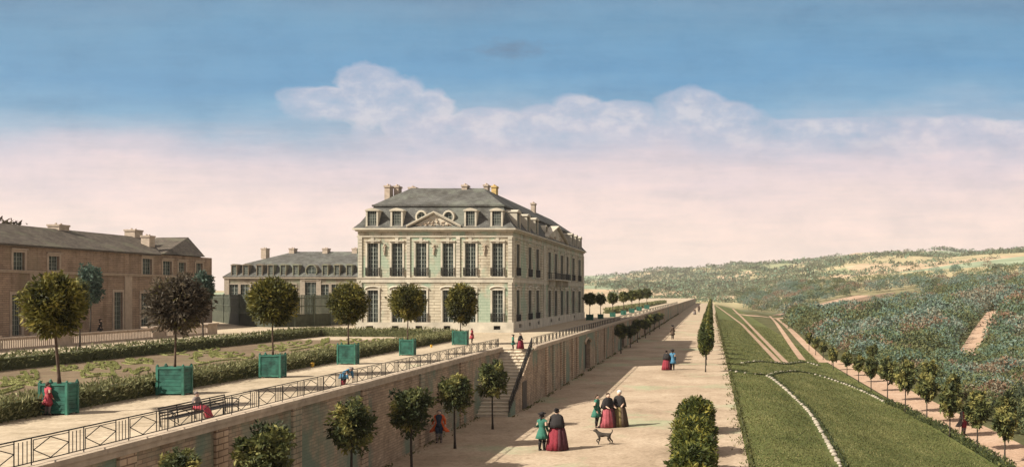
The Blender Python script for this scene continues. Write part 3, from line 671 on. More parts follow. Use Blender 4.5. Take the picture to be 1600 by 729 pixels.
wlo = [rect_l(18,33,527,460), rect_l(178,191,517,456), rect_l(220,234,512,458), rect_l(296,306,505,462)]
wlo = [(a, c, max(d, T+.12), e) for a, c, d, e in wlo]
b = MB(); WL = LY1-LY0; wall_open(b, ol, UY, NS, WL, T, ZE, wup+wlo, .2)
BK = 11.0
b.face([(LX,LY1,T),(LX-BK,LY1,T),(LX-BK,LY1,ZM),(LX,LY1,ZM)]); b.face([(LX-BK,LY0,T),(LX,LY0,T),(LX,LY0,ZE),(LX-BK,LY0,ZE)])
b.face([(LX-BK,LY1,T),(LX-BK,LY0,T),(LX-BK,LY0,ZE),(LX-BK,LY1,ZE)])
b.build('wall', M['brownstone'], lb)
b = MB(); b.box(LX-.2, LX+.12, LY0, LY1+.3, ZM, ZM+.14); b.box(LX-.2, LX+.2, LY0, LY1+.36, ZM+.14, ZM+.21); b.box(LX-BK, LX-.2, LY1-.2, LY1+.3, ZM, ZM+.2); b.build('string_course', M['brownframe'], lb)
for px in (62, 206, 247, 331):
    y = yl(px)-LY0; b = MB(); b.obox(ol, UY, NS, y-1.1, y-.05, T, ZM-.002, 0, .07); b.build('quoin', M['brownframe'], lb)
for op in wup: window(lb, ol, UY, NS, op, 2, 4, .2, trim='brownframe', hood=True, depth=.2)
for op in wlo: window(lb, ol, UY, NS, op, 2, 8, .22, trim='brownframe', depth=.2)
# roofs
rx = LX-(4.2*LX/-52); ZR = CZ+(PY-360)*(rx*F/(115-PX))/F
b = MB(); e = .3
A = [(LX+e, LY0-.5, ZE), (LX+e, LYM+.3, ZE), (LX-BK-e, LYM+.3, ZE), (LX-BK-e, LY0-.5, ZE)]
yr = rx*F/(226-PX)
b.face([A[0], A[1], (rx, yr, ZR), (rx, LY0-.5, ZR)]); b.face([A[1], A[2], (rx-2, yr, ZR), (rx, yr, ZR)]); b.face([A[2], A[3], (rx-2, LY0-.5, ZR), (rx-2, yr, ZR)]); b.face([(rx, LY0-.5, ZR), (rx, yr, ZR), (rx-2, yr, ZR), (rx-2, LY0-.5, ZR)])
b.face([A[3], A[0], (rx, LY0-.5, ZR), (rx-2, LY0-.5, ZR)])
rf = b.build('roof', M['tile'], lb)
b = MB(); b.box(LX-.1, LX+.28, LY0-.5, LYM+.2, ZE-.14, ZE-.004); b.build('eaves_gutter', M['shutter'], rf)
for px, yt, yb_ in ((95, 351, 368), (212, 359, 372)):
    y = rx*F/(px-PX); chimney(rf, rx-.2, y, ZR-1.0, CZ+(PY-yt)*y/F, 1.0, 1.3)
y = (LX-1.6)*F/(236-PX); chimney(rf, LX-1.9, y, ZE, CZ+(PY-368)*y/F, .8, .9)
# end pavilion: mansard end and its own hipped roof
b = MB(); yp = yl(313); ZPk = CZ+(PY-379)*((LX-2.6)*F/(294-PX))/F
b.face([(LX,LY1,ZM+.2),(LX-BK,LY1,ZM+.2),(LX-BK,yp,ZE+.1),(LX,yp,ZE+.1)])
q0 = [(LX+.3, LYM+.6, ZE+.06), (LX+.3, yp+.4, ZE+.06), (LX-6.2, yp+.4, ZE+.06), (LX-6.2, LYM+.6, ZE+.06)]
ZPk += .55; pk = (LX-2.4, (LX-2.4)*F/(294-PX), ZPk); pk2 = (LX-5.4, pk[1]-.4, ZPk-.05)
b.face([q0[0], q0[1], pk]); b.face([q0[1], q0[2], pk]); b.face([q0[1], q0[2], pk2, pk]) if False else b.face([q0[2], q0[3], pk2]); b.face([q0[2], pk2, pk]); b.face([q0[3], q0[0], pk, pk2])
b.build('pavilion_roof', M['tile'], lb)
# cut the end triangle of wall above the string course with the mansard end cheek
b = MB(); b.face([(LX+.003, LY1, ZM+.2), (LX+.003, yp, ZE+.1), (LX-.2, yp, ZE+.1), (LX-.2, LY1, ZM+.2)]); b.build('mansard_cheek', M['tile'], lb)
# ------------------------------------------------------------------ far wing behind the palings
WD = 138.0; wx = lambda px: xat(px, WD); wz = lambda py: zat(py, WD)
WX0, WX1 = wx(352), wx(590); ZWE = wz(433.5)
wb = empty('far_wing', (WX0, WD, T), 'distant tan wing with grey mansard roof and dormers behind the palings', 'building')
ow = Vector((WX0, WD, 0))
wups = [(wx(c)-WX0-.75, wx(c)-WX0+.75, wz(468), wz(444)) for c in (366, 382.5, 399, 418, 436, 454, 508, 524, 540, 556)]
wdr = [(wx(485.5)-WX0-1.0, wx(485.5)-WX0+1.0, T+.2, wz(440.5))]
b = MB(); wall_open(b, ow, UX, NF, WX1-WX0, T, ZWE, wups+wdr, .2)
b.face([(WX0,WD+14,T),(WX0,WD,T),(WX0,WD,ZWE),(WX0,WD+14,ZWE)]); b.face([(WX1,WD,T),(WX1,WD+14,T),(WX1,WD+14,ZWE),(WX1,WD,ZWE)])
b.build('wall', M['wingstone'], wb)
b = MB(); b.box(WX0-.25, WX1+.25, WD-.25, WD+.2, ZWE-.12, ZWE+.12); b.box(WX0-.25, WX0+.1, WD+.2, WD+14, ZWE-.12, ZWE+.12); b.build('cornice', M['wingtrim'], wb)
for px in (354.5, 473, 498): b = MB(); x = wx(px)-WX0; b.obox(ow, UX, NF, x-.35, x+.35, T, ZWE-.13, 0, .1); b.build('quoin', M['wingtrim'], wb)
for op in wups: window(wb, ow, UX, NF, op, 2, 4, .18, trim='wingtrim')
window(wb, ow, UX, NF, wdr[0], 2, 6, .25, trim='wingtrim', hood=True)
b = MB(); zb_, zt_ = wz(411), wz(396.5); r1 = lambda i, z, j=0: [(WX0+i, WD+j, z), (WX1, WD+j, z), (WX1, WD+14-j, z), (WX0+i, WD+14-j, z)]
b.loft([r1(-.3, ZWE+.121, -.3), r1(2.2, zb_, 1.3), r1(7.2, zt_+.6, 6.2)]); rf = b.build('roof', M['slate'], wb)
for px in (414.5, 458, 510, 556): x = xat(px, WD+6); chimney(rf, x, WD+6, zt_-.5, zat(393, WD+6)+.5, .75, 1.2)
for c in (366.5, 384.5, 406, 423.5, 443, 462.5, 508.5, 527, 546): dormer(wb, ow+NF*.12, UX, NF, wx(c)-WX0, ZWE+.18, .66, wz(416)-ZWE-.05, back=1.6, mat='wingstone', scale=.8)
dormer(wb, ow, UX, NF, wx(486.5)-WX0, ZWE+.2, 1.5, 1.6, oculus=True, mat='wingstone')
# ------------------------------------------------------------------ dark palings between the buildings
pts = [Vector((on_z(x, y, T).x, on_z(x, y, T).y, 0)) for x, y in ((331,501),(350,504),(374,508),(400,510),(430,511),(460,510.5),(490,509.5),(516,508),(540,505),(562,501))]
pf = empty('paling_fence', (pts[3].x, pts[3].y, T), 'curved screen of tall dark green palings between outbuilding and mansion', 'fence')
ZF = 6.35
for a, c in zip(pts[:-1], pts[1:]):
    b = MB(); d = (c-a); L_ = d.length; d.normalize(); n = Vector((d.y, -d.x, 0)); k = int(L_/.17)
    for i in range(k):
        b.obox(a, d, n, L_*i/k, L_*i/k+.10, 1.4*0+T+1.25, ZF+rnd.uniform(-.03, .05), -.02, .02)
    b.obox(a, d, n, 0, L_, T+1.0+.95, T+2.03, .021, .06); b.obox(a, d, n, 0, L_, ZF-.35, ZF-.27, .021, .06)
    b.obox(a, d, n, -.08, .08, T, ZF+.1, -.09, .09)
    pn = b.build('paling_panel', M['fence'], pf)
    b = MB(); b.obox(a, d, n, .081, L_-.081, T, T+1.24, -.03, .03); b.build('board', M['fencelow'], pn)
# low paling wall in front of the brown building
FXp = -38.5*1.04; fy = lambda px: FXp*F/(px-PX)
lf = empty('garden_wall', (FXp, fy(-20), T), 'low slatted garden wall with square piers before the brown building', 'wall')
ofw = Vector((FXp, 0, 0)); piers = [-20, 96, 246, 330]
for i, px in enumerate(piers):
    b = MB(); y = fy(px); b.obox(ofw, UY, NS, y-.75, y+.75, T, T+.78, -.6, .1); b.obox(ofw, UY, NS, y-.85, y+.85, T+.78, T+.88, -.7, .2); b.build('pier', M['brownframe'], lf)
    if i < 3:
        y1 = fy(piers[i+1])-.76; y0 = y+.76; b = MB(); k = int((y1-y0)/.17)
        for j in range(k): q = y0+(y1-y0)*j/k; b.obox(ofw, UY, NS, q, q+.09, T+.1, T+.66, -.05, 0)
        b.obox(ofw, UY, NS, y0, y1, T, T+.14, -.15, .04); b.obox(ofw, UY, NS, y0, y1, T+.66, T+.74, -.12, .04); b.build('slat_panel', M['brownframe'], lf)
# ------------------------------------------------------------------ retaining wall, stairs, railings
wl = empty('retaining_wall', (WA, 30, 0), 'long brown brick retaining wall with stone coping between terrace and promenade', 'retaining wall')
door_ops = [(ysB-YS+0, ysB-YS+w_, 0.02, h_) for ysB, w_, h_ in ((80.2, 3.6, 2.55), (113, 3.2, 2.3), (150, 4.2, 2.2))]
b = MB()
b.face([(WA, 10, -.05), (WA, YS, -.05), (WA, YS, T), (WA, 10, T)])
wall_open(b, Vector((WB, YS, 0)), UY, NS, YE-YS, -.05, T, door_ops, .35)
b.face([(WA, YS, -.05), (WA, YS, -.05), (WB, YS, T), (WA, YS, T)]) if False else None
b.face([(WB, YE, -.05), (WB-.5, YE, -.05), (WB-.5, YE, T), (WB, YE, T)])
b.build('brick_face', M['retain'], wl)
for a, w_, z0, h_ in [(YS+o_[0], o_[1]-o_[0], o_[2], o_[3]) for o_ in door_ops]:
    b = MB(); ob = Vector((WB, 0, 0)); b.obox(ob, UY, NS, a, a+w_, z0, h_, -.42, -.34)
    for i in range(1, 7): q = a+w_*i/7; b.obox(ob, UY, NS, q-.02, q+.02, z0, h_, -.34, -.325)
    dr = b.build('door', M['shutter'], wl)
    b = MB(); pr = [Vector((WB+.02, a+w_/2+(w_/2+.12)*math.cos(q), h_-.25+.4*math.sin(q))) for q in (math.pi*i/10 for i in range(11))]; b.tube(pr, .13, 5); b.build('arch', M['quoin'], dr)
for y in [17.5, 20.3, 24.2, 28.6, 34.2, 41, 47.5]:
    b = MB(); b.box(WA-.1, WA+.07, y-.3, y+.3, -.02, T-.002); b.build('pilaster', M['quoin'], wl)
for y in [61.5, 64.2, 67.5, 69, 73, 75.5, 88, 95, 103, 124, 138, 160, 185, 215, 250, 300, 360, 430]:
    b = MB(); b.box(WB-.1, WB+.09, y-.35, y+.35, -.02, T-.002); b.build('pilaster', M['quoin'], wl)
b = MB()
y = 10.0
while y < YS-.5: y2 = min(YS-.62, y+1.9); b.box(WA-.28, WA+.14, y, y2-.012, T+.002, T+.10+rnd.uniform(0, .008)); y = y2 if y2 < YS-.62 else YS
y = YS+.3
while y < YE: y2 = y+(2.4 if y < 150 else 8); b.box(WB-.28, WB+.14, y, y2-.012, T+.002, T+.10+rnd.uniform(0, .008)); y = y2
b.box(WA-.25, WA+.1, 10, YS-.7, T-.14, T-.003); b.box(WB-.25, WB+.1, YS, YE, T-.14, T-.003)
b.build('coping', M['coping'], wl)
# stairs descend towards the viewer between the two wall planes
SY0, NST = 50.6, 20; run = (YS-SY0)/NST; rise = T/NST
st = empty('staircase', ((WA+WB)/2, SY0, 0), 'straight stone staircase climbing from the promenade up to the terrace', 'staircase')
for i in range(NST):
    b = MB(); y = SY0+run*i; b.box(WA+.005, WB-.16, y, YS+.02 if i == NST-1 else y+run*2.2, rise*i, rise*(i+1)-.035); b.box(WA+.005, WB-.16, y-.05, y+run+.02, rise*(i+1)-.033, rise*(i+1)); b.build('step', M['stepstone'], st)
b = MB(); prism(b, Vector((WB-.15, SY0, 0)), UY, NS, [(0, -.02), (YS-SY0, -.02), (YS-SY0, T), (.1, .22), (0, .2)], 0, .15); sw = b.build('side_wall', M['retain'], st)
b = MB(); oy = Vector((WB, SY0, 0)); b.obox(oy, UY, NS, 3.1, 4.3, .02, 1.55, .002, .03); b.build('door', M['shutter'], sw)
b = MB(); xr = WB-.075
rl = lambda f, h: Vector((xr, SY0+f*(YS-SY0), .2+f*(T-.2)+h))
b.tube([rl(0, .62), rl(1, .62)], .03, 6); b.tube([rl(0, .10), rl(1, .10)], .02, 6)
for i in range(31):
    f_ = i/30; b.tube([rl(f_, .02), rl(f_, .62)], .017 if i % 5 else .03, 5)
    if i < 30: b.tube([rl(f_, .12), rl(f_+1/30, .58)], .010, 4); b.tube([rl(f_, .58), rl(f_+1/30, .12)], .010, 4)
b.build('handrail', M['iron'], st)
# iron railing in bays: a diamond panel, then a narrow panel of upright bars
def railing(root, X, y0, y1, z, h, bay=1.47, bars=.44, r=.011, coarse=1.0):
    y = y0
    def bar(b, p, q, rr=r): b.tube([p, q], rr, 5)
    P = lambda yy, zz: Vector((X, yy, z+zz))
    while y < y1-.2:
        ye = min(y+bay, y1); yd = ye-bars*(ye-y)/bay; b = MB()
        bar(b, P(y, h), P(ye, h), r*1.35); bar(b, P(y, .05), P(ye, .05), r*1.1); bar(b, P(y, 0), P(y, h)); bar(b, P(y+.05, .05), P(y+.05, h-.04), r*.8)
        ym = (y+yd)/2; zm = h/2+.02
        bar(b, P(y+.05, h-.045), P(yd, h-.045), r*.8)
        for a, c in (((y+.06, zm), (ym, h-.05)), ((ym, h-.05), (yd, zm)), ((yd, zm), (ym, .06)), ((ym, .06), (y+.06, zm))): bar(b, P(*a), P(*c), r*.9)
        for k in range(4): yy = yd+(ye-yd)*k/4; bar(b, P(yy, .05), P(yy, h-(.0 if k in (0,) else .04)), r*(1 if k == 0 else .75))
        b.build('railing_panel', M['iron'], root); y = ye
ra = empty('iron_railing', (WA-.08, 13, T+.1), 'black iron railing with diamond panels on coping before the staircase', 'railing', 'railings along the terrace edge')
railing(ra, WA-.08, 13.2, YS-.7, T+.105, .50)
rb = empty('iron_railing', (WB-.08, YS, T+.1), 'black iron railing with diamond panels on coping beyond the staircase', 'railing', 'railings along the terrace edge')
railing(rb, WB-.08, YS+.4, 112, T+.105, .52)
railing(rb, WB-.08, 112, 300, T+.105, .52, 8.0, 2.6, .02)
# ------------------------------------------------------------------ orange trees in green boxes
def planter(loc, w, d, h, label, group):
    root = empty('planter_box', loc, label, 'planter', group); x, y, z = loc; hw = w/2; ps = w*.085
    b = MB(); k = 7
    zz = z+.06*h
    for i in range(k):
        z0 = zz+(h*.88)*i/k; z1 = zz+(h*.88)*(i+1)/k-.008
        b.box(x-hw+ps*.6, x+hw-ps*.6, y+ps*.25, y+ps*.25+.025, z0, z1); b.box(x-hw+ps*.6, x+hw-ps*.6, y+d-ps*.25-.025, y+d-ps*.25, z0, z1)
        b.box(x-hw+ps*.25, x-hw+ps*.25+.025, y+ps*.6, y+d-ps*.6, z0, z1); b.box(x+hw-ps*.25-.025, x+hw-ps*.25, y+ps*.6, y+d-ps*.6, z0, z1)
    b.build('plank_sides', M['greenbox'], root)
    for sx, sy in ((0,0),(1,0),(0,1),(1,1)):
        px = x-hw+sx*(w-ps); py = y+sy*(d-ps); b = MB(); b.box(px, px+ps, py, py+ps, z, z+h*1.0)
        b.tube([(px+ps/2, py+ps/2, z+h), (px+ps/2, py+ps/2, z+h*1.03), (px+ps/2, py+ps/2, z+h*1.06)], [ps*.3, ps*.5, ps*.15], 8)
        b.build('corner_post', M['greenrim'], root)
    for z0 in (z+.05*h, z+.90*h):
        b = MB(); e = .004; b.box(x-hw+ps, x+hw-ps, y-e, y+ps*.7, z0, z0+ps*.8); b.box(x-hw+ps, x+hw-ps, y+d-ps*.7, y+d+e, z0, z0+ps*.8)
        b.box(x-hw-e, x-hw+ps*.7, y+ps, y+d-ps, z0, z0+ps*.8); b.box(x+hw-ps*.7, x+hw+e, y+ps, y+d-ps, z0, z0+ps*.8)
        b.build('frame_rail', M['greenrim'], root)
    b = MB(); b.box(x-hw+ps*.4, x+hw-ps*.4, y+ps*.4, y+d-ps*.4, z+h*.7, z+h*.9); b.build('earth', M['soil'], root)
    return root
OT = [(59,105,597,648, 31,138,424,530, 'orange', 'green planter box with the red-coated figure standing before it', 'round olive-leaved tree in the box with the red-coated figure'),
      (243,287,571.5,617, 222,332,428,522, 'grey', 'green planter box just beyond the bench, second along the terrace', 'grey-brown round tree above the bench, leaves dried on one side'),
      (404,438.5,553,590, 383,468,432,509, 'orange', 'green planter box in front of the dark paling fence', 'dark green round tree standing in front of the paling fence'),
      (526,555,537,569, 511,579,440,506, 'orange', 'green planter box behind the man bending over the railing', 'round clipped tree overlapping the left corner of the mansion front'),
      (623.5,646,529.5,555, 607,668,443,502, 'orange', 'small green planter box before the mansion, with hedge on both sides', 'round clipped tree before the middle of the mansion front'),
      (706,729,516.5,538.5, 696,747,441,505, 'orange', 'small green planter box at the hedge end with a crimson figure beside it', 'round clipped tree nearest the corner of the mansion and the staircase')]
for i, (xa, xb, ya, yb, ca, cb_, ct, cbm, kind, l1, l2) in enumerate(OT):
    d = (CZ-T)*F/(yb-PY); w_ = (xb-xa)*d/F; h_ = (yb-ya)*d/F; X = xat((xa+xb)/2, d); dep = w_*.62
    planter((X, d, T), w_, dep, h_, l1, 'green orange-tree boxes on the terrace')
    dc = d+dep/2; cx = xat((ca+cb_)/2, dc); cz = zat((ct+cbm)/2, dc); rz_ = (cbm-ct)/2*dc/F; st_ = math.sqrt(1+((ca+cb_)/2-PX)**2/F/F); rx_ = (cb_-ca)/2*dc/F/st_
    base = (X, dc, T+h_*.85)
    tr = empty('orange_tree', base, l2, 'tree', 'round clipped trees in boxes')
    H = cz-rz_*.3-base[2]; trunk(tr, H, .036+.010*(i == 0), cz-base[2], rx_, M['bark'], lean=(cx-X)*.8)
    me = crown('crown', M['leaf_orange' if kind == 'orange' else 'leaf_grey'], rx_, (rx_+rz_)/2, rz_, 64, 105, L=.17*rz_, W=.055*rz_, spread=.55, rough=.10, base=.47, var=.17)
    move_mesh(me, (cx-X, 0, cz-base[2])); link('crown', me, tr)
# far boxes and trees beyond the mansion
fp = planter((-14.9, 116, T), .84, .6, .72, 'small teal planter box beyond the mansion, seen far along the terrace', 'far planter boxes beyond the mansion')
ft = empty('orange_tree', (-14.9, 116.3, T+.6), 'small dark round tree far along the terrace beyond the mansion', 'tree', 'far clipped trees beyond the mansion')
trunk(ft, 1.1, .06, 2.0, .8, M['bark']); me = crown('crown', M['leaf_wall'], .82, .82, .85, 40, 40, L=.26, W=.1, spread=.7, base=.55); move_mesh(me, (0, 0, 2.0)); link('crown', me, ft)
ords = ['first', 'second', 'third', 'fourth', 'fifth', 'sixth', 'seventh']
for i, (px, d) in enumerate(((921,116),(938,122.5),(957,132),(974,145),(987,160),(998.5,177),(1010.5,200))):
    X = xat(px, d); l1 = '%s teal planter box in the far row beyond the mansion corner' % ords[i]; l2 = '%s small round tree in the far row beyond the mansion corner' % ords[i]
    if i == 0: fp.location = (X, d, T); ft.location = (X, d+.3, T+.6); fp['label'] = l1; ft['label'] = l2; fp0, ft0 = fp, ft
    else: s_ = .9+.1*i/6+.35*(d-116)/84; dup(fp0, (X, d, T), 0, s_*.9, l1); dup(ft0, (X, d+.3, T+.6), i*1.3, s_, l2)
# ------------------------------------------------------------------ parterre hedges and scrolls
HG = 'clipped hedges round the parterre'
hedge('parterre_hedge', [(-18.25, 23.2), (-18.2, 69)], .85, .55, M['leaf_hedge'], 'clipped green hedge along the sand walk behind the planter boxes', 420, L=.15, W=.042, group=HG, base=.55)
hedge('parterre_hedge', [(-30.2, 36), (-30.0, 74)], .95, .62, M['leaf_hedge'], 'clipped hedge on the far side of the parterre before the brown building', 170, L=.18, W=.055, group=HG, base=.42)
hedge('parterre_hedge', [(-29.4, 73), (-19.0, 71.5)], .95, .55, M['leaf_hedge'], 'short hedge closing the parterre in front of the mansion', 200, L=.18, W=.05, group=HG)
hedge('parterre_hedge', [(-33, 71), (-31, 77), (-22, 75)], .7, .5, M['leaf_hedge'], 'thin outer hedge between the parterre and the paling fence', 60, L=.19, W=.06, group=HG)
hedge('far_hedge', [(-16.5, 155), (-16.5, 330)], 2.0, .75, M['leaf_hedge'], 'long low hedge far along the terrace beyond the row of boxes', 30, L=.45, W=.2, base=.5)
def cat_rom(P, k=8):
    P = [Vector(p) for p in P]; out = []
    for i in range(len(P)-1):
        p0, p1, p2, p3 = P[max(0, i-1)], P[i], P[i+1], P[min(len(P)-1, i+2)]
        for j in range(k):
            t_ = j/k; out.append(.5*((2*p1)+(p2-p0)*t_+(2*p0-5*p1+4*p2-p3)*t_*t_+(3*p1-p0-3*p2+p3)*t_**3))
    return out+[P[-1]]
def c8(*a): return [(x/4.558, 480+y/4.558) for x, y in a]
def c5(*a): return [(240+x/5, 480+y/5) for x, y in a]
SC = [('s-shaped box scroll between the two nearest planter boxes', [c8((640,450),(655,425),(635,408),(612,430),(620,462),(660,478),(720,474),(790,476)), c8((600,455),(585,475),(598,500),(640,497),(700,490),(790,488),(800,472))]),
      ('large curling box scroll with a trefoil head', [c8((760,440),(730,438),(728,420),(770,418),(800,440)), c8((775,420),(770,398),(800,388),(825,400),(815,420),(790,425)), c8((820,410),(845,420),(835,440),(800,438)), c8((795,430),(800,460),(830,500),(880,525),(915,528),(935,515),(1000,500),(1060,492),(1095,478))]),
      ('small leaf-shaped box scroll near the second planter box', [c8((880,460),(915,440),(945,470),(965,455),(1000,435),(1045,430),(1050,450),(1000,455),(960,480))]),
      ('tiny box curl at the foot of the far hedge', [c8((920,375),(930,385),(960,392),(995,397)), c8((1040,380),(1055,370),(1078,380),(1070,400),(1045,398),(1036,385))]),
      ('pale fan of box fronds left of the nearest planter box', [c8((5,520),(60,540),(150,545),(250,560)), c8((150,470),(170,460),(185,480),(205,520),(250,560)), c8((225,470),(235,450),(255,460),(262,500)), c8((0,600),(60,585),(130,560),(180,545)), c8((20,560),(40,530),(30,500)), c8((0,570),(50,560),(100,552)), c8((0,620),(80,595),(160,570))]),
      ('box spiral behind the second planter box', [c5((280,400),(320,395),(340,425),(400,432)), c5((330,400),(315,370),(335,360),(345,385)), c5((345,390),(360,370),(375,385)), c5((480,365),(465,360),(460,372),(480,380),(495,365),(480,347),(450,352),(440,375),(460,392))]),
      ('long low box ribbon running to the third planter box', [c5((310,455),(400,440),(460,425),(540,415),(620,408),(680,405)), c5((560,390),(580,375),(600,372),(605,385)), c5((690,395),(740,400),(775,380),(770,360))]),
      ('faint box curls near the far corner of the parterre', [c5((985,345),(1000,300),(995,345),(1030,320)), c5((1310,290),(1320,250),(1330,285),(1345,245),(1350,280),(1365,240),(1362,275)), c5((1190,275),(1220,255),(1225,275),(1200,290)), c5((1065,340),(1180,320),(1290,300),(1330,290))])]
for k in range(12):
    px_, py_ = ((30,590),(95,573),(150,567),(205,562),(262,548),(318,545),(352,552),(412,541),(452,536),(500,540),(545,531),(590,531))[k]; cc = []
    for j in range(2):
        sg = 1 if (j+k) % 2 else -1; cc.append([(px_+j*16+sg*(13-i*1.35)*math.cos(i*.75), py_+(4.6-i*.45)*math.sin(i*.75)) for i in range(10)])
    cc.append([(px_-14, py_+5), (px_, py_+7), (px_+18, py_+5.5), (px_+34, py_+6.5)])
    SC.append(('pair of small box curls in the parterre, %s from its left end' % ('first second third fourth fifth sixth seventh eighth ninth tenth eleventh twelfth'.split()[k]), cc))
for lab, curves in SC:
    P = []; O = []; core = MB()
    for cv in curves:
        w3 = [on_z(x, y, T) for x, y in cv]; pts = cat_rom(w3, 7)
        for a, c in zip(pts[:-1], pts[1:]):
            d = c-a; ln = d.length
            if ln < 1e-4: continue
            d.normalize(); s = Vector((d.y, -d.x, 0)); n = max(2, int(ln*150))
            for k in range(n):
                q = a+(c-a)*rnd.random()+s*rnd.uniform(-.06, .06)+Vector((0, 0, rnd.uniform(.035, .06))); P.append(tuple(q)); O.append((0, 0, 1))
        rings = []
        for i, p in enumerate(pts):
            d = (pts[min(i+1, len(pts)-1)]-pts[max(i-1, 0)]).normalized(); s = Vector((d.y, -d.x, 0)); w_ = .07*(.55+.45*math.sin(math.pi*min(1, max(0, i/(len(pts)-1)))))
            rings.append([p+s*w_, p+s*w_*.9+Vector((0,0,.04)), p+Vector((0,0,.058)), p-s*w_*.9+Vector((0,0,.04)), p-s*w_])
        core.loft(rings)
    at = Vector((sum(p[0] for p in P)/len(P), sum(p[1] for p in P)/len(P), T)); P = np.array(P)-np.array(at); O = np.array(O, float); A, B = leaf_axes(O, .9, .06, .035)
    tag(link('parterre_scroll', quads_mesh('parterre_scroll', P, A, B, rng.normal(.5, .2, len(P)), M['leaf_scroll']), at=at), lab, 'box scroll', 'scrolls of the embroidered parterre')
    cm_ = core.build('clipped_core', M['leaf_scroll'], COL.objects[-1] if False else bpy.context.scene.collection.objects[len(COL.objects)-1])
    cm_.data.attributes.new('tint', 'FLOAT', 'FACE').data.foreach_set('value', [.55]*len(cm_.data.polygons))
# yellow pots along the hedge
for i, (px, py, h_, lab) in enumerate(((184.3,622,.29,'yellow pot against the hedge between the two nearest planter boxes'), (335,593,.2,'small yellow pot against the hedge between the second and third boxes'), (488,573,.2,'small yellow pot against the hedge between the third and fourth boxes'), (674,542.5,.17,'small yellow pot against the hedge before the last planter box'))):
    p = on_z(px, py, T); b = MB(); pr = ((0,.30),(.08,.34),(.14,.22),(.22,.30),(.55,.42),(.86,.40),(.9,.46),(1,.46),(1,.34))
    b.loft([ring(p.x, p.y, p.z+a*h_, r*h_, r*h_, 14) for a, r in pr]); b.build('flower_pot', M['yellow'], at=p, smooth=True)
    tag(COL.objects[-1], lab, 'flower pot', 'yellow pots along the hedge')
# ------------------------------------------------------------------ trees
def tree(name, loc, h, cz, rx_, rz_, r, mat, label, group, clumps=44, per=60, L=.2, W=.08, base=.45, bark='bark', ry=None, limbs=5, spread=.8, rough=.15, var=.18):
    t_ = empty(name, loc, label, 'tree', group); trunk(t_, h, r, cz, rx_, M[bark], limbs=limbs)
    me = crown('crown', M[mat], rx_, ry or rx_, rz_, clumps, per, L=L, W=W, spread=spread, rough=rough, base=base, var=var); move_mesh(me, (0, 0, cz)); link('crown', me, t_); return t_
# slender blue-green trees in the garden of the brown building
bg = 'slender blue-green trees by the brown building'
def bgt(px, py, ca, cb_, ct, cbm, lab, mat='leaf_blue'):
    p = on_z(px, py, T); d = p.y; cz = zat((ct+cbm)/2, d)-T; rz_ = (cbm-ct)/2*d/F; rx_ = (cb_-ca)/2*d/F/1.15
    return tree('garden_tree', p, cz, cz, rx_, rz_, .055, mat, lab, bg, 40, 60, L=.34*rx_, W=.13*rx_, bark='barkdark', base=.5)
bgt(141, 528, 119, 160, 410, 478, 'slender blue-green tree just behind the nearest round box tree')
bgt(317, 530, 300, 338, 422, 476, 'slender blue-green tree at the far end of the brown building')
bgt(124, 545, 96, 131, 432, 492, 'thin-trunked tree mostly hidden behind the nearest round box tree', 'leaf_wall')
p = atd(8, 352, 96); tree('background_tree', (p.x, 96, T), 7, 8.0, 2.4, 2.6, .2, 'leaf_grey', 'brownish treetop rising behind the roof at the left edge', None, 40, 60, L=.5, W=.2)
# avenue under the wall
ag = 'young trees along the foot of the retaining wall'; LW = []
wt = [(19.4,(276,),(238,316,704,770),'dark tree at the bottom left showing only its top before the wall'), (23.2,(415,),(368,461,664,748),'dark bushy tree below the bench, its top before the wall'),
      (28.9,(550,),(508,578,624,702),'young tree below the man bending over the railing'), (34.6,(643,),(611,678,601,676),'young tree left of the man in the red coat'),
      (40.3,(710.5,),(685,741,583,640),'young tree between the man in red and the staircase'), (46,(769.5,),(748,796,566,620),'young tree directly before the staircase')]
for d, (px,), (ca, cb_, ct, cbm), lab in wt:
    X = xat(px, d); cz = zat((ct+cbm)/2, d); rz_ = (cbm-ct)/2*d/F; st_ = math.sqrt(1+((ca+cb_)/2-PX)**2/F/F); rx_ = (cb_-ca)/2*d/F/st_
    t_ = tree('avenue_tree', (X, d, 0), cz-.2, cz, rx_, rz_, .05, 'leaf_wall', lab, ag, 44, 62, L=.27*rx_, W=.10*rx_, bark='barkdark', base=.46, rough=.30, spread=.8, var=.24)
    LW.append(t_)
far_g = 'far young trees along the wall beyond the staircase'; y = 104.0; i = 0
while y < 185:
    dup(LW[2+i % 4], (-9.75+rnd.uniform(-.15, .15), y, 0), i*1.7, (1.15, 1.15, rnd.uniform(.86, 1.0)), 'small young tree in the long row under the wall beyond the staircase', far_g); i += 1; y += 10.5+.012*y
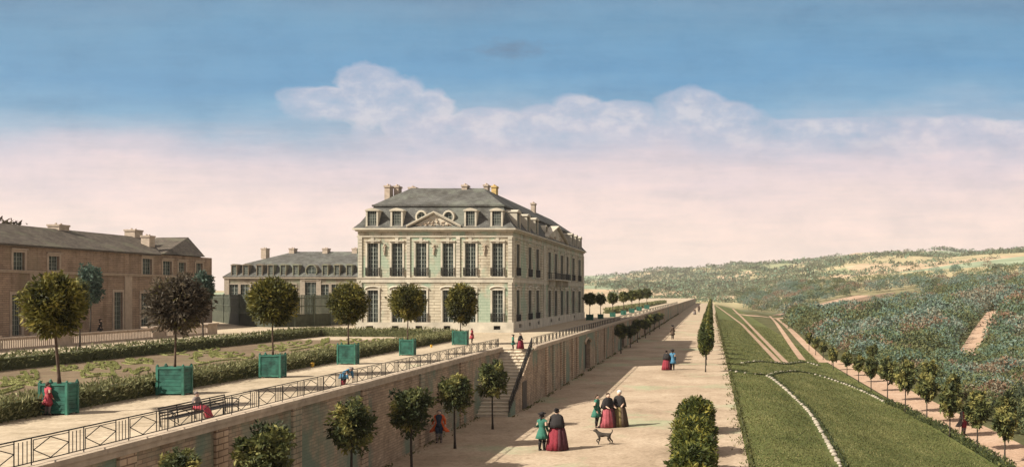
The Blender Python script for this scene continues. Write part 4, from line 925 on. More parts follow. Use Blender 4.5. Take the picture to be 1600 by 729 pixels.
# row on the right of the promenade
rg_ = 'row of clipped trees right of the promenade'
rt = tree('row_tree', (-.5, 79.5, 0), 2.0, 2.25, .68, .98, .055, 'leaf_yew', 'nearest trunked tree heading the row right of the promenade', rg_, 44, 55, L=.2, W=.08, bark='barkdark', base=.5)
rt2 = tree('row_tree', (-.5, 87, 0), 2.0, 2.3, .70, 1.05, .055, 'leaf_yew', 'clipped tree in the receding row right of the promenade', 'receding trees of the promenade row', 40, 40, L=.26, W=.11, bark='barkdark', base=.42)
y = 94.5; i = 0
while y < 600:
    dup(rt2, (-.55+rnd.uniform(-.08, .08), y, 0), i*2.1, rnd.uniform(.95, 1.08)); y += 7.2+.004*y; i += 1
yg = 'clipped shrubs in the foreground row'
for d, px, wpx, ytop, lab in ((45, 1087, 64, 620, 'farthest and fully rounded shrub heading the foreground row'), (39, 1084, 74, 647, 'second shrub of the foreground row, behind the topmost'), (34.6, 1083, 76, 672, 'third shrub of the foreground row'), (31.2, 1082, 84, 694, 'nearest shrub of the foreground row, cut by the bottom edge')):
    X = xat(px, d); rx_ = wpx*d/F/2; ht = zat(ytop, d); s_ = empty('clipped_shrub', (X, d, 0), lab, 'shrub', yg)
    b = MB(); 
    for a in range(5): b.tube([(X, d, 0), (X+.25*math.cos(a*1.3), d+.25*math.sin(a*1.3), ht*.35), (X+.5*rx_*math.cos(a*1.3), d+.5*rx_*math.sin(a*1.3), ht*.7)], [.05, .035, .015], 5)
    b.build('stem', M['barkdark'], s_, smooth=True)
    me = crown('crown', M['leaf_yew'], rx_, rx_*1.35, ht*.53, 70, 80, L=.2, W=.065, spread=.6, rough=.14, base=.5, var=.2, flatbottom=.1); move_mesh(me, (0, 0, ht*.50)); link('crown', me, s_)
# trees along the lower path
pg = 'trees along the left side of the lower path'; LP = []
lp = [(1302,578,546),(1323.5,587,552),(1341.5,597,556),(1361,611,560),(1386.6,626,561),(1414.6,644,572),(1448,660,586),(1484,682.5,602),(1527,704,620),(1570,723,640)]
pos = ['farthest', 'second farthest', 'third farthest', 'fourth from the far end', 'fifth from the far end', 'fifth from the near end', 'fourth from the near end', 'tree just left of the walking man, third', 'tree just right of the walking man, second', 'nearest']
for i, (px, py, top) in enumerate(lp):
    p = on_z(px, py, -2.0); H = (py-top)*p.y/F; 
    lab = {7: 'thin tree just left of the man walking on the lower path', 8: 'thin tree just right of the man walking on the lower path', 9: 'nearest thin tree of the lower path, at the bottom right corner'}.get(i, 'thin dark tree along the lower path, %s' % pos[i])
    k = i % 3
    t_ = tree('path_tree', (p.x, p.y, -2.0), H*.64, H*.72, H*.22, H*.28, .05, 'leaf_wall', lab, pg, 30, 34, L=.34, W=.12, bark='barkdark', base=.60, rough=.3, spread=.9, var=.25); LP.append(t_)
y = 114.0; i = 0
while y < 150:
    dup(LP[i % 4], (14.3, y, -2.0), i, .95, 'thin dark tree beyond the end of the lower path row', 'thin trees beyond the lower path row'); y += 9; i += 1
qg = 'trees along the wood side of the lower path'
for i, d in enumerate((46, 51, 58, 64, 71, 79, 88, 98, 108)):
    dup(LP[(i*3+1) % 10], (17.75+rnd.uniform(0, .3), d, -2.15), i*1.9+1, rnd.uniform(.85, 1.0), 'thin dark tree on the wood side of the lower path', qg)
# ------------------------------------------------------------------ woods, hedgerows on the far hills, grass
def near_poly(X, Y, pts, wd):
    k = np.zeros(len(X), bool)
    for a, c in zip(pts[:-1], pts[1:]):
        a, c = np.array(a), np.array(c); d = c-a; t_ = np.clip(((X-a[0])*d[0]+(Y-a[1])*d[1])/(d@d), 0, 1)
        k |= np.hypot(X-a[0]-t_*d[0], Y-a[1]-t_*d[1]) < wd
    return k
def clump_field(name, X, Y, S, zoff, per, mat, label, tintf, flat_=.75, lw=(.34, .2), relief=0, Zc=None):
    A_, L_ = X/Y, np.log(Y); n = len(X); Z = Zc if Zc is not None else tz(X, Y)+S*(zoff+(relief*(np.sin(A_*83+L_*19)*np.sin(L_*37-A_*45)+.6*np.sin(A_*150+2)*np.sin(L_*61+A_*90)) if relief else 0)); C = np.repeat(np.stack([X, Y, Z], 1), per, 0); Sr = np.repeat(S, per)[:, None]
    d = rdirs(n*per); d[:, 2] = np.abs(d[:, 2])*1.1-.25; d = unit(d); r = rng.uniform(.75, 1.05, (n*per, 1))
    P = C+d*r*Sr*np.array([1, 1, flat_]); A, B = leaf_axes(d, .8, 1, 1); A = A*Sr*lw[0]; B = B*Sr*lw[1]
    tint = np.repeat(tintf(X, Y), per)+rng.normal(0, .07, n*per)
    o = link(name, quads_mesh(name, P, A, B, tint, mat)); o['kind'] = 'stuff'; o['label'] = label; o['category'] = 'woodland'; return o
n = 5200; Y = 34*np.exp(rng.uniform(0, 1, n)*math.log(780/34)); U = rng.uniform(.012, .37, n); X = U*Y
S = np.clip(.0155*Y*rng.uniform(.55, 1.45, n), .7, 4.6)
lim = 430+35*np.sin(U*30)+330*np.clip((.27-U)/.2, 0, 1)
ok = (X > 18.2+S*.5) & ((Y < lim)|(rng.random(n) < .55*np.exp(-(Y-lim)/90))) & ((Y < 470)|(U > .02))
ok &= ~near_poly(X, Y, hill_path_pts, 6+S) & ~near_poly(X, Y, hill_bank_pts, 22.0+S) & ~near_poly(X, Y, [(a_-.8, b_-3.5) for a_, b_ in wood_path_pts], 1.3+S*.85) & ~near_poly(X, Y, wood_path_pts, 1.2+S*.8)
gp = G((1203,493.5),(1226,523),(1254,562)); ok &= ~near_poly(X, Y, G((1214,497),(1250,530),(1287,566)), 2.2) & ~near_poly(X, Y, G((1152,489.5),(1190,494),(1232,496)), 6)
X, Y, S = X[ok], Y[ok], S[ok]
def wt_(X, Y):
    A_, L_ = X/Y, np.log(Y); n1 = lambda a, b_, c: np.sin(A_*a+L_*b_+c)
    big = n1(23, 3, .4)*n1(-11, 9, 1.1)+.7*n1(47, -13, 2.0)*n1(31, 17, .3)+.5*n1(88, 29, 1.0)*n1(-71, 23, 2.2)
    q = .35+.25*big+.12*sstep((Y-80)/120)-.14*sstep((85-Y)/40)+.05*A_/.3+rng.normal(0, .12, len(X))
    rust = (n1(41, 7, 4.1)*n1(-27, 15, 2.0)+.5*n1(97, -31, 1.)) > .66
    return np.where(rust & (rng.random(len(X)) < .7), .95, np.clip(q, 0.02, .84))
Tt = wt_(X, Y); m_ = 15; Zg = tz(X, Y); low = np.where((Y > 330) & (Y < 520) & (X < 95), .6, 1.0); S = S*low
hh = rng.uniform(.45, 1.15, len(X))*S
dd = rdirs(len(X)*m_); dd[:, 2] = np.abs(dd[:, 2])*1.15-.12; dd = unit(dd); Sr = np.repeat(S, m_)
CX = np.repeat(X, m_)+dd[:, 0]*Sr*.68; CY = np.repeat(Y, m_)+dd[:, 1]*Sr*.68; CZz = np.repeat(Zg+hh*.55, m_)+dd[:, 2]*Sr*.62; CS = Sr*rng.uniform(.30, .44, len(Sr))
clump_field('woodland', CX, CY, CS, 0, 20, M['leaf_woods'], 'tangled blue-green, olive and rust woodland covering the slope at right', lambda a_, b_: np.clip(np.repeat(Tt, m_)+rng.normal(0, .035, len(a_)), 0, 1), .9, (.42, .20), 0, CZz)
# copses and hedge lines on the far hills
XX = []; YY = []
for k in range(120):
    y0 = rnd.uniform(560, 2450); u0 = rnd.uniform(-.16, .36); ln = rnd.uniform(.03, .10)*y0; sl_ = rnd.uniform(-.25, .45); m_ = int(ln/(y0*.0022))
    for j in range(m_):
        if rnd.random() < .2: continue
        XX.append(u0*y0+ln*j/m_+rnd.gauss(0, 2)); YY.append(y0+sl_*ln*j/m_+rnd.gauss(0, 4))
for k in range(48):
    y0 = rnd.uniform(620, 2300); u0 = rnd.uniform(-.15, .36)
    for j in range(rnd.randint(20, 70)): XX.append(u0*y0+rnd.gauss(0, .018)*y0); YY.append(y0*(1+rnd.gauss(0, .03)))
for k in range(170):
    y0 = 660*math.exp(rnd.random()*.75); u0 = rnd.uniform(-.10, .12)
    for j in range(rnd.randint(4, 26)): XX.append(u0*y0+rnd.gauss(0, .012)*y0); YY.append(y0*(1+rnd.gauss(0, .02)))
X, Y = np.array(XX), np.array(YY); ok = (Y > 655) | (X > 40); X, Y = X[ok], Y[ok]; S = np.clip(.0026*Y*rng.uniform(.6, 1.4, len(Y)), 1.2, 7)
clump_field('hedgerow_scrub', X, Y, S, .35, 16, M['leaf_far'], 'dark dotted hedgerows and copses on the far hills', lambda X, Y: np.clip(rng.normal(.35, .28, len(X)), 0, 1), .9, (.6, .4))
# grass
n = 120000; Y = 33*np.exp(rng.uniform(0, 1, n)*math.log(240/33)); X = XL+.05+rng.random(n)*12.4
keep = rng.random(n) < np.clip(60/Y, .15, 1); X, Y = X[keep], Y[keep]
EDG = [G((1141,580),(1172,583.7),(1198,587),(1220,602),(1242,622),(1264.6,644.6),(1283,674),(1301.5,707),(1314,730)), G((1198,587),(1216.6,581),(1246,580),(1275.6,585.5),(1301.5,593.6),(1331,604),(1360.5,617),(1386,630)), G((1159,567),(1185,564.5),(1206,566),(1227.7,568),(1253.5,565),(1279,571))]
for q in EDG: kk = ~near_poly(X, Y, q, .3); X, Y = X[kk], Y[kk]
gps = [G((1118.5,476.8),(1160,507),(1216,565)), G((1145,482),(1160,496),(1190,527),(1228,566)), gp, G((1214,497),(1250,530),(1287,566))]
for q in gps: kk = ~near_poly(X, Y, q, .5); X, Y = X[kk], Y[kk]
n = len(X); s_ = .035+.0005*Y; P = np.stack([X, Y, tz(X, Y)+s_*.5], 1); A, B = leaf_axes(np.tile([0, 0, 1.], (n, 1)), .55, 1, 1)
tint = .48+.22*np.sin(X*1.1+Y*.23)*np.sin(Y*.31-X*.5)+.16*np.sin(X*2.3-Y*.11+1)*np.sin(Y*.83+X)+rng.normal(0, .2, n)
o = link('grass', quads_mesh('grass', P, A*(s_*1.5)[:, None], B*(s_*.55)[:, None], tint, M['grassblade'])); tag(o, 'short mown green grass of the sloping lawn', 'grass', kind='stuff')
# stone edgings on the lawn
for q, lb_ in zip(EDG, ('dark line of clipped tufts beside the long stone curve to the bottom edge', 'dark line of clipped tufts beside the stone curve under the garden paths', 'dark line of clipped tufts beside the short wavy stone line')):
    q = [tuple(v_)[:2] for v_ in cat_rom([(a_, b_, 0) for a_, b_ in q], 4)]; hedge('border_tufts', [(a_+.24, b_+.1) for a_, b_ in q], .14, .13, M['leaf_wall'], lb_, 30, L=.13, W=.055, cat='border', group='dark tufts along the stone edgings', zf=lambda x, y: float(tz(x, y)), base=.35)
def edging(pts, label, step=.62, sz=.115, mat='kerb'):
    W = [on_terrain(x, y) for x, y in pts]; P = cat_rom([(p.x, p.y, 0) for p in W], 10); acc = 0; o = empty('stone_edging', W[0], label, 'edging', 'stone edgings on the lawn')
    for a, c in zip(P[:-1], P[1:]):
        ln = (c-a).length; k = 0
        while acc < ln:
            q = a.lerp(c, acc/ln); s_ = sz*rnd.uniform(.7, 1.3); z = float(tz(q.x, q.y)); rr = rnd.uniform(0, 3); b = MB()
            b.loft([ring(q.x, q.y, z-.03, s_*1.0, s_*1.15, 7, .1, 3, rr), ring(q.x, q.y, z+s_*.5, s_*1.05, s_*1.1, 7, .12, 3, rr), ring(q.x, q.y, z+s_*.95, s_*.55, s_*.6, 7, .1, 2, rr)]); b.build('stone', M[mat], o, smooth=True); acc += step*rnd.uniform(.75, 1.25)*(1+q.y*.004)
        acc -= ln
    return o
edging([(1141,580),(1172,583.7),(1198,587),(1220,602),(1242,622),(1264.6,644.6),(1283,674),(1301.5,707),(1314,730)], 'long curve of pale stones crossing the lawn from the sand walk to the bottom edge')
edging([(1198,587),(1216.6,581),(1246,580),(1275.6,585.5),(1301.5,593.6),(1331,604),(1360.5,617),(1386,630)], 'curve of pale stones bounding the lawn below the garden paths')
edging([(1159,567),(1185,564.5),(1206,566),(1227.7,568),(1253.5,565),(1279,571)], 'short wavy line of pale stones at the foot of the garden paths', .6, .125)
hedge('border_bushes', [(p.x, p.y) for p in [on_terrain(x, y) for x, y in ((1386,630),(1413,640),(1440,656),(1471.5,670),(1494,684),(1524,702),(1556,721),(1580,735))]], .5, .32, M['leaf_wall'], 'low dark ragged border of bushes between the lawn and the lower path', 60, L=.2, W=.08, cat='border', zf=lambda x, y: float(tz(x, y)), base=.4)
hedge('lawn_fringe', [(XL+.12, 30), (XL+.12, 60), (XL+.12, 120), (XL+.12, 330)], .16, .10, M['grassblade'], 'ragged dark fringe of tufts along the edge of the lawn', 26, L=.16, W=.06, cat='border', zf=lambda x, y: 0.0, base=.3)
for o in list(COL.objects):
    if o.name.startswith('woodland') or o.name.startswith('hedgerow_scrub'): pass
# ------------------------------------------------------------------ figures (local frame: facing -Y, feet at z = 0, unit = figure height)
def skin_body(root, H, J, E, mat='skin', name='body', fat=1.0):
    """one continuous skinned body from joints J {name: (x,y,z,r)} and edges E, scaled by H"""
    me = bpy.data.meshes.new(name); names = list(J); idx = {k: i for i, k in enumerate(names)}
    me.from_pydata([tuple(c*H for c in J[k][:3]) for k in names], [(idx[a], idx[b_]) for a, b_ in E], []); me.materials.append(M[mat])
    o = link(name, me, root); sk = o.modifiers.new('skin', 'SKIN'); sk.use_smooth_shade = True
    for k in names:
        v_ = me.skin_vertices[0].data[idx[k]]; v_.radius = (J[k][3]*H*fat, J[k][3]*H*fat); v_.use_root = k == names[0]
    sb = o.modifiers.new('subsurf', 'SUBSURF'); sb.levels = 1; sb.render_levels = 1
    return o
def human(lean=0.0, arms=None, stride=.0, sit=False):
    """joint set of a standing figure; lean tips the trunk forward (towards -Y)"""
    J = dict(pelvis=(0,0,.52,.075)); E = []
    def up(z, y=0): # trunk bent about the pelvis
        a = lean; dz = z-.52; return (y*math.cos(a)-dz*math.sin(a), .52+dz*math.cos(a)+y*math.sin(a)*-1)
    for k, z, r, yo in (('waist',.62,.068,0),('chest',.74,.085,0),('neck',.845,.036,.0),('jaw',.882,.046,-.012),('brow',.93,.058,-.012),('skull',.972,.042,.0)):
        y, zz = up(z, yo); J[k] = (0, y, zz, r)
    E += [('pelvis','waist'),('waist','chest'),('chest','neck'),('neck','jaw'),('jaw','brow'),('brow','skull')]
    y, z = up(.915, -.078); J['nose'] = (0, y, z, .011); E.append(('brow','nose'))
    for s, n in ((-1,'l'),(1,'r')):
        y, z = up(.915, 0); J['ear_'+n] = (s*.062, y, z, .012); E.append(('brow','ear_'+n))
        y, z = up(.80); J['shoulder_'+n] = (s*.10, y, z, .042); E.append(('chest','shoulder_'+n))
        el, wr = (arms or {}).get(n, ((s*.135, .02, .655), (s*.14, -.05, .525)))
        J['elbow_'+n] = (*el, .030); J['wrist_'+n] = (*wr, .019); d = (Vector(wr)-Vector(el)).normalized()
        p = Vector(wr)+d*.045; J['palm_'+n] = (*p, .021); sd = Vector((1,0,0)) if abs(d.x) < .7 else Vector((0,1,0))
        E += [('shoulder_'+n,'elbow_'+n),('elbow_'+n,'wrist_'+n),('wrist_'+n,'palm_'+n)]
        for f, (o_, L_) in enumerate(((-.018,.034),(-.006,.042),(.006,.040),(.017,.030))):
            q = p+sd*o_+d*L_*.5+Vector((0,-.003,0)); q2 = p+sd*o_*1.15+d*L_+Vector((0,-.012,0)); J['finger_%s%d' % (n, f)] = (*q, .007); J['tip_%s%d' % (n, f)] = (*q2, .0055)
            E += [('palm_'+n,'finger_%s%d' % (n, f)),('finger_%s%d' % (n, f),'tip_%s%d' % (n, f))]
        q = Vector(wr)+d*.03+sd*(-s*.026)+Vector((0,-.012,0)); J['thumb_'+n] = (*q, .008); E.append(('wrist_'+n,'thumb_'+n))
        st_ = s*stride
        if sit: L4 = ((s*.055,-.02,.50,.06),(s*.065,-.25,.50,.045),(s*.065,-.27,.26,.03),(s*.065,-.35,.235,.02))
        else: L4 = ((s*.05,0,.48,.06),(s*.055,-.012+st_*.5,.275,.042),(s*.058,.012+st_,.05,.025),(s*.062,-.07+st_,.016,.02))
        for k, q in zip(('hip_','knee_','ankle_','toe_'), L4): J[k+n] = q
        E += [('pelvis','hip_'+n),('hip_'+n,'knee_'+n),('knee_'+n,'ankle_'+n),('ankle_'+n,'toe_'+n)]
    return J, E
def garment(root, H, name, rings, mat, n=28, flute=.0, k=9, lean=0.0, caps=False, arc=None, pivot=.52):
    """rings (z, rx, ry, cy[, flute]); arc=(a0,a1) leaves the garment open"""
    b = MB(); rr = []
    o = root_loc(root)
    for r in rings:
        z, rx_, ry_, cy = r[:4]; fl = r[4] if len(r) > 4 else 0; row = []
        for j in range(n+1 if arc else n):
            a = (arc[0]+(arc[1]-arc[0])*j/n) if arc else 2*math.pi*j/n
            q = 1+fl*math.cos(k*a+.7)+fl*.5*math.cos(k*1.7*a)
            x, y, zz = rx_*q*math.cos(a), cy+ry_*q*math.sin(a), z
            if lean and z > pivot: dz = zz-pivot; y, zz = y*math.cos(lean)-dz*math.sin(lean), pivot+dz*math.cos(lean)-y*math.sin(lean)
            row.append(o+Vector((x, y, zz))*H)
        rr.append(row)
    b.loft(rr, caps=caps and not arc, closed=not arc)
    g = b.build(name, M[mat], root, smooth=True)
    sd = g.modifiers.new('thick', 'SOLIDIFY'); sd.thickness = .008*H; sd.offset = 1
    return g
def limb_tubes(root, H, name, J, chains, mat, extra=.012):
    b = MB(); o = root_loc(root)
    for ch_, rs in chains: b.tube([o+Vector(J[c][:3])*H if isinstance(c, str) else o+Vector(c)*H for c in ch_], [r*H for r in rs], 10)
    return b.build(name, M[mat], root, smooth=True)
def ell(b, c, r, n=12, m=7):
    rows = []
    for i in range(m+1): p = -math.pi/2+math.pi*(i+.02*(i == 0)-.02*(i == m))/m; rows.append([Vector(c)+Vector((r[0]*math.cos(p)*math.cos(a), r[1]*math.cos(p)*math.sin(a), r[2]*math.sin(p))) for a in (2*math.pi*j/n for j in range(n))])
    b.loft(rows)
def head_gear(root, H, J, hair='wig', hat=None, lady=False, cap=None):
    o = root_loc(root); h = Vector(J['brow'][:3]); sk = Vector(J['skull'][:3]); upv = (sk-Vector(J['jaw'][:3])).normalized(); bk = Vector((0, upv.z, -upv.y)); b = MB()
    c = h+bk*.022+upv*.018
    ell(b, o+c*H, (.066*H, .058*H, .062*H))
    if lady: ell(b, o+(c+bk*.045+upv*.045)*H, (.034*H, .034*H, .03*H))
    else:
        b.tube([o+(c+bk*.05-upv*.03)*H, o+(c+bk*.065-upv*.08)*H, o+(c+bk*.06-upv*.14)*H], [.022*H, .018*H, .008*H], 8)
        for s in (-1, 1): b.tube([o+(c+Vector((s*.064, 0, 0))-upv*.0)*H, o+(c+Vector((s*.066, .01, 0))-upv*.035)*H], [.016*H, .012*H], 7)
    b.build('hair', M[hair], root, smooth=True)
    if hat:
        b = MB(); k = 24; base = sk+upv*.008; rows = []
        for rr_, up_ in ((.058,.0),(.105,.01),(.118,.05)):
            row = []
            for j in range(k):
                a = 2*math.pi*j/k; q = abs(math.cos(1.5*a)); e = rr_*(1-.16*(1-q)) ; row.append(o+(base+Vector((1,0,0))*e*math.cos(a)+bk*(-e*math.sin(a))+upv*(up_*(.35+.65*(1-q))))*H)
            rows.append(row)
        b.loft(rows, caps=False); b.loft([[o+(base+Vector((1,0,0))*r_*math.cos(a)-bk*r_*math.sin(a)+upv*u_)*H for a in (2*math.pi*j/16 for j in range(16))] for r_, u_ in ((.06,-.004),(.056,.03),(.035,.048))])
        ht = b.build('hat', M[hat], root, smooth=True); ht.modifiers.new('thick', 'SOLIDIFY').thickness = .006*H
    if cap:
        b = MB(); ell(b, o+(c+upv*.02-bk*.004)*H, (.071*H, .064*H, .052*H)); b.build('cap', M[cap], root, smooth=True)
def gent(loc, H, rz, label, coat, group=None, hat='black', arms=None, lean=0.0, stride=.02, stocking='black', breeches='black', hair='black', flare=1.0, opened=False):
    root = empty('person', loc, label, 'person', group, 0); J, E = human(lean, arms, stride); skin_body(root, H, J, E)
    sh = [(.862,.046,.046,.0),(.845,.098,.056,0),(.805,.140,.068,0),(.74,.118,.086,0),(.66,.090,.072,0),(.61,.086,.070,0)]
    sk = [(.57,.100,.085,.004),(.50,.125*flare,.108,.006,.02),(.42,.150*flare,.130,.01,.04),(.33,.178*flare,.150,.012,.06)]
    if opened:
        garment(root, H, 'waistcoat', sh+[(.56,.09,.078,.0),(.47,.105,.088,0)], breeches, lean=lean)
        garment(root, H, 'coat', [(z, a*1.12+.012, c*1.15+.01, d+.012) for z, a, c, d in sh]+[(.5,.17,.13,.03),(.42,.235,.15,.04,.03),(.32,.30,.17,.05,.05)], coat, lean=lean, arc=(-.85, math.pi+.85), k=7)
    else: garment(root, H, 'coat', sh+sk, coat, lean=lean, k=9)
    ch_ = [([tuple(Vector(J['shoulder_'+n][:3])*.62+Vector(J['chest'][:3])*.38+Vector((0,0,.012))), 'shoulder_'+n, 'elbow_'+n, 'wrist_'+n], [.04, .056, .044, .036]) for n in 'lr']; limb_tubes(root, H, 'sleeves', J, [(a, r) for a, r in ch_], coat)
    limb_tubes(root, H, 'breeches', J, [(['hip_'+n, 'knee_'+n], [.072, .05]) for n in 'lr'], breeches)
    limb_tubes(root, H, 'stockings', J, [(['knee_'+n, tuple((Vector(J['knee_'+n][:3])*.55+Vector(J['ankle_'+n][:3])*.45)+Vector((0,.012,0))), 'ankle_'+n], [.046, .043, .030]) for n in 'lr'], stocking)
    limb_tubes(root, H, 'shoes', J, [([tuple(Vector(J['ankle_'+n][:3])+Vector((0,.02,-.022))), tuple(Vector(J['ankle_'+n][:3])+Vector((0,-.03,-.024))), tuple(Vector(J['toe_'+n][:3])+Vector((0,-.02,.004)))], [.028, .026, .018]) for n in 'lr'], 'black')
    head_gear(root, H, J, hair, hat); root.rotation_euler[2] = rz; return root
def lady(loc, H, rz, label, gown, over=None, shawl='black', group=None, cap=None, wide=1.0, arc=(-2.2, 1.6), hair='black'):
    root = empty('person', loc, label, 'person', group, 0); arms = dict(l=((-.15,.02,.665),(-.10,-.10,.60)), r=((.15,.02,.665),(.15,-.11,.60)))
    J, E = human(0, arms, 0); skin_body(root, H, J, E); w_ = wide
    skirt = [(.66,.072,.062,0),(.62,.070,.060,0),(.585,.13*w_,.10,.0,.01),(.52,.175*w_,.135,.005,.03),(.40,.205*w_,.165,.01,.045),(.22,.235*w_,.20,.015,.055),(.012,.268*w_,.23,.02,.06)]
    garment(root, H, 'bodice', [(.83,.10,.052,0),(.79,.125,.066,0),(.76,.108,.076,0),(.72,.092,.08,-.004),(.66,.074,.064,0),(.64,.071,.061,0)], over or gown)
    garment(root, H, 'gown', skirt, gown, n=44, k=13)
    if over: garment(root, H, 'overgown', [(z, a*1.06+.006, c*1.06+.006, d, .05) for z, a, c, d in [q[:4] for q in skirt[1:]]], over, n=36, k=11, arc=arc)
    limb_tubes(root, H, 'sleeves', J, [(['shoulder_'+n, 'elbow_'+n, tuple(Vector(J['elbow_'+n][:3]).lerp(Vector(J['wrist_'+n][:3]), .5))], [.046, .042, .05]) for n in 'lr'], over or gown)
    if shawl: garment(root, H, 'shawl', [(.868,.046,.044,.006),(.848,.11,.062,.008),(.805,.158,.084,.01,.02),(.72,.178,.122,.014,.03),(.64,.196,.142,.02,.04),(.55,.198,.155,.03,.07)], shawl, k=7)
    head_gear(root, H, J, hair, None, True, cap); root.rotation_euler[2] = rz; return root
def gl(px, py): return on_z(px, py, 0.0)
def gt(px, py): return on_z(px, py, T)
PG = 'strollers on the promenade'
back = math.pi
p = gl(847, 703); Hh = 58*p.y/F; gent(p, Hh, back-.35, 'person in a green coat and black hat arm in arm with a lady', 'green', PG, arms=dict(l=((-.14,.02,.66),(-.15,-.05,.53)), r=((.14,.02,.66),(.12,-.12,.62))))
p = gl(870, 702); lady(p, 65*p.y/F, back-.25, 'person in a crimson gown and black shawl beside the man in green', 'crimson', 'plum', group=PG, wide=1.0, arc=(2.05, 5.6))
p = gl(932.5, 667.5); gent(p, 52*p.y/F, R(75), 'person in a green coat seen from the side, leading the group of three', 'green', PG, hat=None, hair='brown', flare=1.1)
p = gl(950, 667); lady(p, 54*p.y/F, R(40), 'person in a rose gown and black shawl, middle of the three', 'pink', 'plum', group=PG, wide=.9, arc=(-1.5, 1.3), cap=None, hair='brown')
p = gl(967.5, 665.5); lady(p, 56*p.y/F, R(-20), 'person in an olive gown, black shawl and white cap, right of the three', 'olive', 'brown', group=PG, wide=.9, arc=(-.9, 2.0), cap='white')
p = gl(1041.5, 577.5); lady(p, 30.5*p.y/F, back-.4, 'person in a crimson gown walking beside a man in blue on the promenade', 'crimson', 'plum', group=PG, wide=.95, arc=(2.6, 5.9))
p = gl(1051, 577.5); gent(p, 31.5*p.y/F, back-.2, 'person in a blue coat walking beside a lady in crimson on the promenade', 'blue', PG)
p = gl(1051, 529.5); gent(p, 21.5*p.y/F, back+.3, 'lone person in a dark brown coat walking far along the promenade', 'brown', PG, breeches='brown')
p = gl(1092, 487.5); gent(p, 12*p.y/F, back, 'tiny dark standing person far away near the end of the promenade', 'brown', PG)
p = gl(1085.5, 491); lady(p, 9.5*p.y/F, .4, 'tiny pale brown person stooping low near the far end of the promenade', 'grey', None, shawl='brown', group=PG)
p = gl(686, 690.5); gent(p, 51*p.y/F, .15, 'person in a bright red coat held wide open, standing under the wall', 'red', None, hat=None, hair='grey', stocking='grey', breeches='navy', opened=True, arms=dict(l=((-.17,.03,.67),(-.19,-.03,.55)), r=((.17,.03,.67),(.19,-.03,.55))))
# the man with a stick on the lower path
p = on_z(1506, 679.5, -1.98); Hh = 44*p.y/F; gent(p, Hh, R(25), 'person in a dark coat with red lining and broad hat walking with a stick', 'grey', None, hat='black', breeches='crimson', stocking='grey', opened=True, arms=dict(l=((-.15,-.03,.68),(-.19,-.14,.58)), r=((.14,.02,.66),(.13,-.06,.54))))
b = MB(); q = on_z(1498.5, 678.5, -1.98); b.tube([(q.x, q.y, -1.98), (q.x+.02, q.y-.02, -1.98+.62*Hh), (q.x+.04, q.y-.01, -1.98+.66*Hh)], [.014, .017, .03], 8); tag(b.build('walking_stick', M['bark'], at=q), 'tall brown stick held by the man on the lower path', 'walking stick')
# terrace figures
TG = 'visitors on the terrace'
p = gt(75, 648); gent(p, 52*p.y/F, back-.5, 'person in a rose red coat standing at the nearest planter box', 'rose', TG, hat=None, hair='brown', stocking='grey', breeches='rose', flare=.9, arms=dict(l=((-.14,.02,.66),(-.14,-.05,.54)), r=((.13,-.04,.72),(.10,-.17,.74))))
p = gt(737.5, 536); gent(p, 23.5*p.y/F, R(80), 'person in a crimson coat beside the last planter box before the mansion', 'rose', TG, hat=None, hair='brown', breeches='brown', stocking='brown', flare=1.1)
p = gt(801.5, 545.5); gent(p, 23*p.y/F, R(-80), 'person in a green coat at the head of the staircase', 'green', TG, breeches='black')
p = gt(813.5, 544.5); lady(p, 24.5*p.y/F, R(70), 'person in a crimson gown and black mantle at the head of the staircase', 'crimson', 'black', group=TG, arc=(-.4, 2.6))
p = gt(157, 524); gent(p, 25.5*p.y/F, R(100), 'person all in black walking before the brown building', 'black', TG)
# the man bending over the railing
d = 33.0; X = WA-.30; Hh = .98; root = gent((X, X*F/(537-PX), T), Hh, R(62), 'person in a blue coat bending forward over the railing', 'blue', TG, hat=None, hair='grey', lean=1.25, stocking='crimson', breeches='navy', arms=dict(l=((-.12,-.30,.46),(-.10,-.33,.34)), r=((.12,-.30,.46),(.10,-.36,.36))))
# bench with the seated woman
X = -13.25; ya, yb = 13.5*F/(1112-258)*.985, 13.4*F/(1112-355)
bn = empty('bench', (X, ya, T), 'long black slatted bench with scrolled arms behind the railing', 'bench'); b = MB(); SH, BH = .21, .46
for i in range(4): z = T+.25+i*.062; b.box(X-.20-i*.012, X-.18-i*.012, ya, yb, z, z+.030)
b.build('backrest', M['iron'], bn)
b = MB()
for i in range(4): b.box(X-.16+i*.085, X-.10+i*.085, ya, yb, T+SH-.02, T+SH)
b.build('seat', M['iron'], bn)
for k in range(5):
    y = ya+(yb-ya)*k/4; y = min(max(y, ya+.03), yb-.03)
    for xx, top in ((X-.17, .47), (X+.17, .20)):
        b = MB(); b.tube([(xx, y, T), (xx-(.02 if top > .3 else 0), y, T+top*.5), (xx-(.05 if top > .3 else 0), y, T+top)], [.018, .016, .016], 6); b.build('leg', M['iron'], bn)
for y in (ya+.02, yb-.02):
    b = MB(); b.tube([(X-.2, y, T+.36), (X-.05, y, T+.37), (X+.12, y, T+.36), (X+.19, y, T+.32), (X+.17, y, T+.26), (X+.11, y, T+.28), (X+.13, y, T+.32)], .017, 6); b.tube([(X+.17, y, T+.2), (X+.18, y, T+.30)], .016, 6); b.build('armrest', M['iron'], bn)
Hs = .88; yS = (-X-.02)*F/(1112-311); sr = empty('person', (X-.04, yS, T+SH-.46*Hs+.03), 'person in a rose red gown and grey shawl seated on the bench', 'person', TG, 0)
J, E = human(0, dict(l=((-.14,-.03,.66),(-.06,-.14,.58)), r=((.14,-.03,.66),(.06,-.14,.58))), 0, sit=True); skin_body(sr, Hs, J, E)
garment(sr, Hs, 'bodice', [(.83,.10,.052,0),(.79,.125,.066,0),(.76,.108,.076,0),(.66,.074,.064,0),(.60,.075,.066,0)], 'grey')
